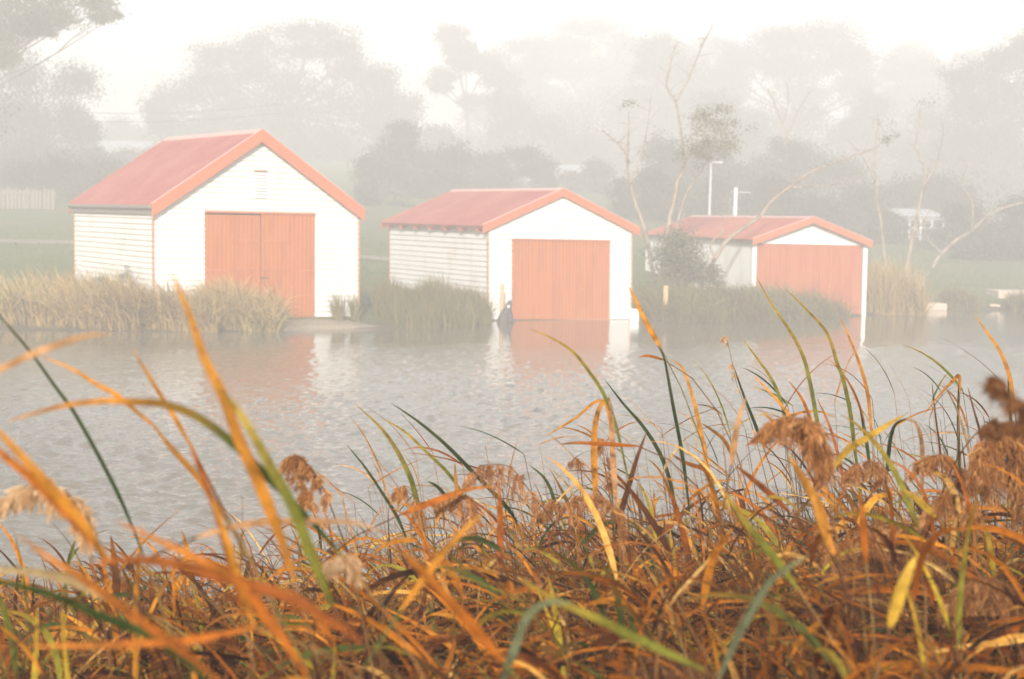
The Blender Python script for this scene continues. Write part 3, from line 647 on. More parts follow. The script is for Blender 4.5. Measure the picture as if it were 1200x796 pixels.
for (lb, bx, Y, lb_) in (('low dark shrub row tree right of the smallest shed', 1050, 112, [(1040, 270, 30, 26), (1040, 292, 34, 18), (1020, 285, 26, 22)]),
                         ('dense dark shrubby tree at the back of the right lawn', 1130, 108, [(1110, 285, 36, 28), (1145, 280, 34, 32), (1125, 255, 34, 22)]),
                         ('bulky dark shrubby tree at the right edge of the lawn', 1185, 110, [(1180, 285, 34, 30), (1210, 280, 34, 40), (1195, 250, 34, 26)]),
                         ('dark shrubby tree behind the left lawn under the fence', 105, 112, [(95, 235, 30, 20), (130, 225, 30, 22), (70, 262, 26, 10), (110, 262, 34, 14)]),
                         ('dark shrubby tree in the gap right of the largest shed', 445, 118, [(440, 262, 22, 26), (470, 250, 26, 20), (430, 240, 18, 22)]),
                         ('dark shrubby tree at the left edge under the fence', 10, 101, [(0, 262, 34, 9), (40, 264, 30, 8), (-30, 262, 30, 10)]),
                         ('dark shrubby tree directly right of the double crowned gum', 1000, 120, [(985, 262, 36, 30), (1010, 235, 30, 30), (1025, 262, 26, 26)]),
                         ('dark shrubby tree behind the ridge of the smallest shed', 905, 116, [(890, 245, 34, 22), (925, 248, 40, 26), (960, 250, 34, 26), (905, 225, 34, 20)]),
                         ('dark shrubby tree behind the left end of the smallest roof', 760, 122, [(745, 250, 34, 24), (775, 240, 34, 26), (800, 258, 34, 20), (735, 225, 24, 20)]),
                         ('tall fogged shrubby tree behind the verandah house', 1090, 130, [(1060, 232, 40, 26), (1100, 225, 44, 30), (1080, 255, 50, 28), (1130, 240, 34, 26)]),
                         ('low dark shrubby tree at the far right under the tall gum', 1165, 100, [(1160, 300, 34, 16), (1195, 298, 34, 20), (1125, 303, 30, 12), (1220, 300, 30, 20)]),
                         ('fogged shrubby tree rising behind the paling fence', 40, 128, [(-20, 220, 40, 26), (20, 212, 40, 30), (62, 208, 36, 30), (95, 218, 34, 28), (130, 205, 26, 22)]),
                         ('fogged shrubby tree in the gap left of the middle shed roof', 445, 132, [(440, 235, 26, 28), (465, 212, 28, 26), (432, 200, 24, 22), (490, 228, 26, 22), (520, 215, 30, 22)]),
                         ('wide fogged shrubby tree filling the gap right of the steep roof', 480, 138, [(455, 190, 30, 26), (490, 195, 34, 28), (530, 190, 34, 26), (470, 160, 26, 20), (500, 225, 34, 24)]),
                         ('fogged shrubby tree over the pale house behind the middle shed', 600, 145, [(575, 195, 30, 24), (610, 185, 26, 16), (560, 220, 34, 22), (635, 200, 22, 14)]),
                         ('fogged shrubby tree between the leafy pale gum and the steel lamp pole', 820, 135, [(800, 200, 32, 26), (835, 190, 34, 28), (775, 185, 30, 26), (860, 215, 36, 26)]),
                         ('broad fogged shrubby tree behind the leaning gum limb', 940, 140, [(900, 205, 36, 28), (945, 200, 40, 30), (985, 210, 36, 28), (925, 180, 30, 22)]),
                         ('fogged shrubby tree close behind the roof of the verandah house', 1070, 128, [(1048, 238, 26, 18), (1085, 236, 30, 14), (1110, 262, 26, 24), (1040, 262, 14, 18)]),
                         ('fogged shrubby tree low on the left slope under the big domed gum', 60, 150, [(-10, 195, 36, 26), (35, 188, 36, 28), (80, 195, 30, 24), (110, 190, 24, 18)]),
                         ('fogged shrubby tree partly hiding the pale house behind the middle shed', 650, 158, [(600, 222, 24, 16), (635, 214, 20, 16), (672, 212, 20, 14), (700, 205, 22, 20), (655, 228, 40, 12)]),
                         ('misty shrubby tree behind the thin gum trunks', 800, 118, [(790, 232, 34, 24), (840, 225, 30, 24), (765, 215, 24, 24)])):
    tree('shrubby_tree', 'tree', lb, 'dark shrubby trees along the back of the lawn', bx, Y, lb_, tr=.16, dens=1.2)

# thin pale gums near the small shed: traced limbs, each at its own distance
def thin_gum(label, Y, limbs, lobes=(), bark='palebark', leafden=1.0):
    p0 = at(*limbs[0][0][0], Y); g = gzf(p0.x, p0.y); root = empty('gum_tree', (p0.x, p0.y, g)); tag(root, label, 'tree', 'thin pale gums around the smallest shed'); O = root.location.copy()
    mb = MB(); k = mpp(Y)
    for i, (pts, r0, r1, dy) in enumerate(limbs):
        P_ = [at(x, y, Y + dy * j / len(pts)) for j, (x, y) in enumerate(pts)]
        if i == 0: P_ = [Vector((P_[0].x + .05, P_[0].y, g - .3))] + P_
        n = len(P_); Q = []
        for j in range(n - 1):                                # smooth and roughen
            for t_ in (0, .33, .67):
                a_, b0, b1, c_ = P_[max(j - 1, 0)], P_[j], P_[j + 1], P_[min(j + 2, n - 1)]
                q = .5 * ((2 * b0) + (b1 - a_) * t_ + (2 * a_ - 5 * b0 + 4 * b1 - c_) * t_ ** 2 + (3 * b0 - a_ - 3 * b1 + c_) * t_ ** 3)
                Q.append(q + Vector((random.uniform(-.4, .4), random.uniform(-.4, .4), 0)) * k)
        Q.append(P_[-1]); mb.tube([q - O for q in Q], list(np.linspace(r0 * .72, r1 * .6, len(Q)) * k * rng.uniform(.88, 1.12, len(Q))), 8)
        for j in range(len(Q) // 3, len(Q)):               # twigs
            for _ in range(2):
                d = Vector((random.uniform(-1, 1), random.uniform(-.6, .6), random.uniform(-.2, 1))) * random.uniform(7, 26) * k
                T2 = bez(Q[j], Q[j] + d, 5, .25); mb.tube([q - O for q in T2], [r1 * .3 * k + .006, .010, .008, .006, .003], 4)
                d2 = Vector((random.uniform(-1, 1), random.uniform(-.5, .5), random.uniform(-.5, .8))) * random.uniform(4, 12) * k
                mb.tube([q - O for q in bez(T2[2], T2[2] + d2, 4, .25)], [.008, .006, .005, .003], 4)
    mb.build('trunk', M[bark], root, smooth=True)
    if lobes:
        cs = []; sg = []
        for lx, ly, rx, ry in lobes:
            c_ = np.array(at(lx, ly, Y + random.uniform(-.6, .6))); nc = int(22 * leafden); u = rng.normal(0, .5, (nc, 3))
            cs.append(c_ + u * np.array([rx, rx, ry]) * k); sg.append(np.full(nc, .22 * (rx * ry) ** .5 * k))
        V, F, rn = leaf_cloud(np.concatenate(cs), np.concatenate(sg), 42, .10)
        np_mesh('crown', V - np.array(O), F, M['paleleaf'], {'rnd': rn}, root, smooth=False)
M['paleleaf'] = leafmat('pale_olive_gum_leaves', [(0, (.12, .12, .06)), (.6, (.19, .18, .09)), (1, (.27, .25, .14))])
thin_gum('thin pale gum with a forked bare trunk rising beside the middle shed roof', 64.5, [([(767, 330), (760, 291), (752, 259), (744, 237), (739, 216), (736, 196), (736, 172), (737, 138)], 4.2, 1.2, .5),
    ([(737, 190), (731, 176), (719, 164), (706, 153)], 1.8, .7, -1.0), ([(739, 216), (748, 190), (757, 160), (762, 120)], 1.5, .5, 1.5)], [(742, 125, 20, 16)], leafden=.1)
thin_gum('pale gum with a leafy crown rising out of the round grey bush', 66, [([(781, 318), (783, 266), (790, 238), (794, 212), (802, 196), (797, 150), (792, 120), (781, 100), (790, 60)], 4.2, 1.0, 1.0),
    ([(798, 196), (812, 180), (830, 165)], 2.0, .8, 1.0), ([(786, 300), (796, 255), (804, 228), (822, 200), (835, 178)], 2.2, .9, 2.0), ([(792, 120), (808, 90), (822, 55), (835, 30)], 1.5, .5, 1.0)],
    [(825, 155, 30, 22), (850, 160, 24, 16), (818, 178, 26, 14), (840, 135, 26, 16), ], leafden=1.0)
thin_gum('long leaning gum limb crossing in front of the smallest shed wall and roof', 61.2, [([(822, 332), (836, 307), (852, 282), (876, 264), (892, 252), (905, 235), (925, 220), (950, 202), (980, 190), (1030, 172)], 4.4, 1.0, 4.0),
    ([(838, 305), (833, 285), (846, 272), (850, 255)], 1.8, .5, .6), ([(925, 220), (960, 218), (1000, 214)], 1.3, .4, 2)], [(1035, 165, 22, 10)], leafden=.15)
thin_gum('single straight bare gum behind the blond tuft right of the smallest shed', 78, [([(1038, 318), (1035, 283), (1032, 258), (1027, 220), (1025, 180), (1030, 140)], 2.6, .9, .5), ([(1027, 220), (1015, 190), (1000, 172)], 1.2, .5, 0)], [(1028, 150, 24, 30)], leafden=.12)
thin_gum('palest slightly leaning gum trunk standing before the verandah house', 79, [([(1062, 322), (1067, 290), (1074, 258), (1081, 222), (1084, 200), (1074, 172), (1078, 130)], 4.0, 1.2, .5), ([(1081, 222), (1098, 190), (1106, 150)], 1.6, .6, 0), ([(1070, 275), (1080, 262), (1090, 246)], 1.3, .5, 0)], [(1080, 130, 26, 26)], leafden=.12)
thin_gum('low crooked gum with long pale limbs sprawling right behind the lawn', 92, [([(1092, 318), (1098, 304), (1106, 295), (1120, 282), (1138, 271), (1162, 250), (1192, 239), (1230, 230)], 3.6, 1.4, 1.0), ([(1104, 297), (1094, 288), (1086, 276), (1080, 250)], 2.0, .8, 0), ([(1138, 271), (1140, 240), (1128, 215), (1135, 190)], 1.8, .8, 0)], [(1190, 225, 30, 16)], leafden=.1)
thin_gum('far pale gum trunk forking into a Y high above the smallest shed', 140, [([(931, 262), (929, 235), (925, 200), (917, 146)], 3.4, 2.2, 0), ([(917, 146), (908, 122), (900, 104)], 1.8, 1.0, 0), ([(921, 165), (935, 130), (950, 106)], 2.0, 1.0, 0), ([(917, 146), (924, 120), (922, 98)], 1.3, .7, 0)])

# round bush and weeds
def bush(px, py, rx, ry, Y, label, m='bushleaf', n=60, leaf=.11, name='bush'):
    k = mpp(Y); c_ = at(px, py, Y); g = gzf(c_.x, Y); root = empty(name, (c_.x, Y, g)); tag(root, label, 'bush'); O = root.location.copy(); mb = MB()
    u = rng.normal(0, 1, (n, 3)); u /= np.linalg.norm(u, axis=1)[:, None]; q = np.array(c_) + u * rng.uniform(.35, 1, n)[:, None] * np.array([rx, rx, ry]) * k * (1 + .15 * np.sin(5 * u[:, :1] + 3 * u[:, 2:]))
    q[:, 2] = np.maximum(q[:, 2], g + .1)
    for j in range(0, n, 2): mb.tube([p - O for p in bez(Vector((c_.x + random.uniform(-.2, .2), Y, g - .1)), Vector(q[j]), 5, .08)], [.05, .035, .025, .015, .008], 5)
    mb.build('stem', M['bark'], root); V, F, rn = leaf_cloud(q, np.full(n, .24 * (rx * ry) ** .5 * k), 62, leaf, .1)
    np_mesh('foliage', V - np.array(O), F, M[m], {'rnd': rn}, root, smooth=False)
bush(795, 300, 33, 34, 61.8, 'rounded grey green bush in front of the smallest shed side wall', n=110, leaf=.12)
bush(830, 322, 22, 14, 61.0, 'small low bush at the foot of the leaning gum limb', n=26)
bush(146, 322, 9, 14, 49.3, 'tall straggly weed against the left wall of the largest shed', n=13, leaf=.05, name='weed')
bush(120, 328, 12, 8, 49.2, 'short straggly weed left of the taller one at the shed wall', n=12, leaf=.05, name='weed')

# ------------------------------------------------------------------ ribbons (reeds and grasses)
def ribbons(P, Wd, side, rnd, fold=.25):
    """P (n,k,3), Wd (n,k) full widths, side (n,k,3) unit; returns V, F, attributes; three verts per station"""
    n, k, _ = P.shape
    T_ = np.gradient(P, axis=1); up = np.cross(side, T_); up /= np.linalg.norm(up, axis=2)[..., None] + 1e-9
    h_ = Wd[..., None] * .5
    V = np.stack([P - side * h_, P - up * h_ * fold, P + side * h_], 2).reshape(-1, 3)
    i = (np.arange(n)[:, None] * k + np.arange(k - 1)[None]).ravel() * 3
    F = np.concatenate([np.stack([i, i + 1, i + 4, i + 3], -1), np.stack([i + 1, i + 2, i + 5, i + 4], -1)])
    return V, F, {'rnd': np.repeat(rnd, k * 3), 'len': np.tile(np.repeat(np.linspace(0, 1, k), 3), n)}
def blades(base, az, el0, curve, length, width, k, rnd, tw=None):
    """blade paths: start elevation el0, bending down by curve (radians) along the length"""
    n = len(base); t_ = np.linspace(0, 1, k)[None]
    el = el0[:, None] - curve[:, None] * t_ ** 1.4
    step = length[:, None] / (k - 1); azk = az[:, None] + (0 if tw is None else tw[:, None] * t_)
    d = np.stack([np.cos(el) * np.cos(azk), np.cos(el) * np.sin(azk), np.sin(el)], -1) * step[..., None]
    P = base[:, None] + np.concatenate([np.zeros((n, 1, 3)), np.cumsum((d[:, :-1] + d[:, 1:]) / 2, 1)], 1)
    side = np.stack([-np.sin(azk), np.cos(azk), np.zeros_like(azk + el)], -1) if tw is not None else np.stack([np.broadcast_to(-np.sin(az)[:, None], el.shape), np.broadcast_to(np.cos(az)[:, None], el.shape), np.zeros_like(el)], -1)
    roll = rng.normal(0, .7, n)[:, None, None]; dd = d / (np.linalg.norm(d, axis=2)[..., None] + 1e-9)
    side = side * np.cos(roll) + np.cross(dd, side) * np.sin(roll)
    w_ = width[:, None] * np.clip(np.minimum(.45 + t_ * 4, 1) * (1 - t_ ** 2.2) ** .8, .03, 1)
    return P, w_, side
def patch(name, label, poly_px, n, hgt, m, rmix=None, width=.02, up=1.35, bend=(.2, 1.4), wind=math.pi):
    """far-bank reeds: base points from (px range, Y range) boxes"""
    B_ = []; 
    for (x0, x1, y0, y1, f) in poly_px:
        q = int(n * f); B_.append(np.stack([rng.uniform(x0, x1, q), rng.uniform(y0, y1, q)], -1))
    B_ = np.concatenate(B_); z = np.maximum(gz(B_[:, 0], B_[:, 1]), -.25); n = len(B_)
    u = B_[:, 1] - np.interp(B_[:, 0], SHX, SHY)
    base = np.column_stack([B_, z - .03]); az = wind + rng.normal(0, 1.3, n); hh = hgt * rng.uniform(.55, 1.1, n) * (1 + .18 * np.sin(B_[:, 0] * 1.7) * np.sin(B_[:, 1] * 2.3 + 1) + .1 * np.sin(B_[:, 0] * 4.3))
    P, w_, sd_ = blades(base, az, np.clip(rng.normal(up, .16, n), .6, 1.57), rng.uniform(*bend, n), hh, width * rng.uniform(.6, 1.4, n), 6, None)
    rn = np.clip((.5 + .25 * np.sin(B_[:, 0] * .9 + 2) * np.sin(B_[:, 1] * 1.1)) + rng.normal(0, .22, n), 0, 1)
    V, F, at_ = ribbons(P, w_, sd_, rn)
    o = np_mesh(name, V, F, M[m], at_, origin=(float(B_[:, 0].mean()), float(B_[:, 1].mean()), 0)); tag(o, label, 'reeds', kind='stuff'); return o
patch('reeds', 'blond reed bed along the left bank before the largest shed', [(-24, -15, 46.2, 49.5, .25), (-15, -10.7, 46.6, 49.2, .30), (-15, -11.2, 49, 52, .1), (-11, -8.6, 46.9, 48.0, .17), (-9, -6.9, 47.6, 49.0, .18)], 15000, 1.45, 'farreed', bend=(.3, 2.2), width=.028)
patch('reeds', 'upright olive rushes in the gap between the two larger sheds', [(-4.4, -2.6, 51.4, 54.5, .30), (-3.7, -2.3, 50.6, 52.2, .12), (-2.8, -1.2, 51.8, 55.2, .45), (-1.6, -.75, 53.6, 55.2, .17)], 7500, 1.15, 'rush', bend=(.05, .8), up=1.45)
patch('reeds', 'small dark rush clump at the right wall of the largest shed', [(-5.6, -5.25, 50.4, 50.6, .5), (-5.05, -4.8, 50.6, 50.9, .4)], 260, .85, 'rush', bend=(.05, .5), up=1.45, width=.025)
patch('reeds', 'tangled grey green reeds in front of the smallest shed', [(4.9, 7.5, 57.2, 60.5, .38), (7.5, 9.6, 58.8, 61.6, .32), (9.4, 11.5, 60.6, 62.4, .2), (11, 13.0, 62.0, 63.0, .05)], 10500, 1.2, 'rush', bend=(.3, 2.0), width=.026)
patch('reeds', 'tall blond reed tuft right of the smallest red door', [(14.1, 16.6, 64.6, 68.2, .8), (16.0, 16.6, 67.0, 68.5, .2)], 4500, 1.95, 'farreed', bend=(.1, 1.2), up=1.4, width=.03)
patch('reeds', 'green rush clumps between the landing walls on the right', [(18.75, 20.2, 69.9, 70.9, .5), (21.7, 22.8, 70.4, 71.2, .3), (23.5, 30, 71.5, 73.5, .2)], 2600, .95, 'rush', bend=(.1, 1.4), width=.03)
# short rough grass along the lawn
nG = 16000; gx = rng.uniform(-30, 34, nG); gy = np.interp(gx, SHX, SHY) + 1.5 + rng.uniform(0, 1, nG) ** 1.6 * 38
inside = np.zeros(nG, bool)
for S in (S1, S2, S3):
    lx = (gx - S.X) * math.cos(S.yaw) + (gy - S.Y) * math.sin(S.yaw); ly = -(gx - S.X) * math.sin(S.yaw) + (gy - S.Y) * math.cos(S.yaw)
    inside |= (lx > -.1) & (lx < S.w + .1) & (ly > -.2) & (ly < S.L + .1)
gx, gy = gx[~inside], gy[~inside]; nG = len(gx)
P, w_, sd_ = blades(np.column_stack([gx, gy, gz(gx, gy) - .01]), rng.uniform(0, 6.28, nG), rng.uniform(.9, 1.5, nG), rng.uniform(.2, 1.2, nG), rng.uniform(.08, .28, nG), np.full(nG, .03), 3, None)
V, F, at_ = ribbons(P, w_, sd_, rng.uniform(0, 1, nG)); M['turf'] = leafmat('turf_blades', [(0, (.07, .11, .03)), (.6, (.12, .15, .045)), (1, (.24, .21, .09))], .6, .3)
tag(np_mesh('grass', V, F, M['turf'], at_), 'rough short grass on the far bank lawn', 'grass', kind='stuff')

# ------------------------------------------------------------------ the near reed bed
def canopy(x, y):                       # height of the reeds' mean top: lower on the left, higher on the right
    s_ = np.interp(np.asarray(x) / np.maximum(y, .5), [-.33, -.2, -.05, .1, .22, .33], [.226, .206, .178, .162, .146, .136])
    return CAMH - s_ * y
NP = 4500
py_ = 1.7 + (9.5 - 1.7) * rng.uniform(0, 1, NP) ** .75; px_ = rng.uniform(-1, 1, NP) * (.37 * py_ + .7)
pz_ = np.maximum(gz(px_, py_), -.3)
hst = (canopy(px_, py_) - pz_) * rng.uniform(.50, .98, NP) * np.interp(py_, [1.7, 4.0], [.80, 1.0])
laz = math.pi + rng.normal(0, 1.2, NP); lean = np.abs(rng.normal(.25, .35, NP))
ks = 7; ts = np.linspace(0, 1, ks)
horiz = np.stack([np.cos(laz), np.sin(laz)], -1)
stemP = np.zeros((NP, ks, 3)); L0 = np.tan(np.clip(lean, 0, 1.0)) * hst
L0 = np.minimum(L0, .9); hst = np.minimum(hst, canopy(px_ + horiz[:, 0] * L0, py_ + horiz[:, 1] * L0 * .3) * rng.uniform(.93, 1.0, NP) - pz_)
stemP[:, :, 0] = px_[:, None] + horiz[:, :1] * L0[:, None] * ts ** 2; stemP[:, :, 1] = py_[:, None] + horiz[:, 1:] * L0[:, None] * ts ** 2 * .3
stemP[:, :, 2] = pz_[:, None] + hst[:, None] * ts
def stem_tubes(P, r0, r1, rnd, ns=4):
    n, k, _ = P.shape; r_ = np.linspace(0, 1, k)[None]; rad = r0[:, None] * (1 - r_) + r1[:, None] * r_; V = []
    for j in range(ns):
        a = 2 * math.pi * j / ns; V.append(P + np.stack([np.cos(a) * rad, np.sin(a) * rad, np.zeros_like(rad)], -1))
    V = np.stack(V, 2).reshape(-1, 3); F = []
    i = (np.arange(n)[:, None] * k + np.arange(k - 1)[None]).ravel() * ns
    for j in range(ns): F.append(np.stack([i + j, i + (j + 1) % ns, i + ns + (j + 1) % ns, i + ns + j], -1))
    return V, np.concatenate(F), {'rnd': np.repeat(rnd, k * ns), 'len': np.zeros(n * k * ns)}
V, F, at_ = stem_tubes(stemP, np.full(NP, .0028), np.full(NP, .0014), rng.uniform(0, 1, NP))
tag(np_mesh('reed_stalks', V, F, M['stem'], at_), 'tangle of thin brown stalks under the near reed leaves', 'reeds', kind='stuff')
NL = 7; idx = np.repeat(np.arange(NP), NL); tt = np.clip(rng.beta(3.0, 1.6, NP * NL), .05, 1)
fi = tt * (ks - 1); i0 = np.minimum(fi.astype(int), ks - 2); fr_ = (fi - i0)[:, None]
bp_ = stemP[idx, i0] * (1 - fr_) + stemP[idx, i0 + 1] * fr_
n = len(idx)
el0 = np.clip(rng.normal(.55, .55, n), -.7, 1.5); cur = rng.uniform(.3, 2.1, n)
laz_ = np.where(rng.uniform(0, 1, n) < .6, math.pi + rng.normal(0, .9, n), rng.uniform(0, 6.28, n))
P, w_, sd_ = blades(bp_, laz_, el0, cur, rng.uniform(.16, .44, n) * np.interp(bp_[:, 1], [1.5, 4], [.6, 1]), rng.uniform(.008, .025, n) * np.interp(bp_[:, 1], [1.5, 5], [.6, 1]), 8, None, tw=rng.normal(0, .35, n))
rb = rng.choice(4, n, p=[.24, .32, .22, .22]); rn = np.choose(rb, [rng.uniform(0, .17, n), rng.uniform(.2, .46, n), rng.uniform(.44, .66, n), rng.uniform(.68, 1, n)])  # first band: near-black leaves painted as shaded gaps in the tangle
V, F, at_ = ribbons(P, w_, sd_, rn, .3)
tag(np_mesh('reed_leaves', V, F, M['reed'], at_), 'thick tangle of amber, rust and green reed leaves filling the near bank', 'reeds', kind='stuff')
# fallen thatch, coloured dark to stand in for shade under the canopy
n = 9000; y_ = rng.uniform(1.5, 9.6, n); x_ = rng.uniform(-1, 1, n) * (.37 * y_ + .7); h0 = np.maximum(gz(x_, y_), -.1)
zt = h0 + (canopy(x_, y_) - h0) * rng.uniform(.02, .75, n)
P, w_, sd_ = blades(np.column_stack([x_, y_, zt]), rng.uniform(0, 6.28, n), np.clip(rng.normal(.0, .25, n), -.6, .4), np.abs(rng.normal(.2, .5, n)), rng.uniform(.25, .7, n), rng.uniform(.008, .024, n) * np.interp(y_, [1.5, 5], [.6, 1]), 6, None, tw=rng.normal(0, .5, n))
V, F, at_ = ribbons(P, w_, sd_, np.clip(rng.beta(1.2, 2.6, n) * .62, 0, .6), .3)
tag(np_mesh('fallen_leaves', V, F, M['reed'], at_), 'fallen rust coloured reed litter on the near bank', 'leaf litter', kind='stuff')

# --- single reeds that stand out: (label, leaf path in photo pixels from tip to base, width px, colour, distance)
def smooth(P_, per=4):
    n = len(P_); Q = []
    for j in range(n - 1):
        for t_ in np.linspace(0, 1, per, endpoint=False):
            a_, b0, b1, c_ = P_[max(j - 1, 0)], P_[j], P_[j + 1], P_[min(j + 2, n - 1)]
            Q.append(.5 * ((2 * b0) + (b1 - a_) * t_ + (2 * a_ - 5 * b0 + 4 * b1 - c_) * t_ ** 2 + (3 * b0 - a_ - 3 * b1 + c_) * t_ ** 3))
    Q.append(P_[-1]); return Q
def stem_down(p, dr, k_):
    """path from leaf base p down to the bank, leaving in the leaf's own direction dr"""
    dr = dr.normalized(); dr = Vector((dr.x, dr.y * .3, min(dr.z, -.15))).normalized(); l_ = random.uniform(.35, .6)
    m_ = p + dr * l_; x1 = m_.x + dr.x * .12; y1 = m_.y + random.uniform(-.05, .15); g = max(gzf(x1, y1), -.3) - .05
    e_ = Vector((x1, y1, g)); m_.z = max(m_.z, g + .1); return [p * (1 - t_) ** 2 + m_ * 2 * t_ * (1 - t_) + e_ * t_ * t_ for t_ in np.linspace(0, 1, k_)]
HG = 'single reeds standing out of the near reed bed'
def reed(label, pts, wpx, colr, Y, dy=None, stem=True):
    dy = random.uniform(-.05, .05) * Y if dy is None else dy
    P_ = [at(x, y, Y + dy * (1 - j / (len(pts) - 1))) for j, (x, y) in enumerate(pts)]; Q = smooth(P_)[::-1]          # base -> tip
    k = mpp(Y); base = Q[0]; sx = Q[0] - Q[2]
    st_ = stem_down(base, sx, 9); O = st_[-1].copy(); root = empty('reed', O); tag(root, label, 'reed', HG)
    A_ = np.array([list(q) for q in Q])[None]; n = len(Q); t_ = np.linspace(0, 1, n)
    w_ = wpx * k * np.clip(np.minimum(.35 + t_ * 3.0, 1) * (1 - t_ ** 2.6) ** .75, .04, 1)
    T_ = np.gradient(A_[0], axis=0); T_ /= np.linalg.norm(T_, axis=1)[:, None]
    view = A_[0] - np.array(CO); view /= np.linalg.norm(view, axis=1)[:, None]
    sd_ = np.cross(T_, view); sd_ /= np.linalg.norm(sd_, axis=1)[:, None]
    th = random.uniform(-.6, .6) + t_ * random.uniform(-.9, .9); sd_ = sd_ * np.cos(th)[:, None] + np.cross(T_, sd_) * np.sin(th)[:, None]
    V, F, a_ = ribbons(A_ - np.array(O), (w_ / np.maximum(np.cos(th), .55))[None], sd_[None], np.array([random.random()]), .35)
    np_mesh('leaf', V, F, HC[colr], a_, root)
    if stem:
        mb = MB(); mb.tube([q - O for q in st_], list(np.linspace(.0018, .0030, 9)), 6); o = mb.build('stem', M['stem'], root, smooth=True)
        o.data.attributes.new('rnd', 'FLOAT', 'POINT').data.foreach_set('value', [random.random()] * len(o.data.vertices))
    return root
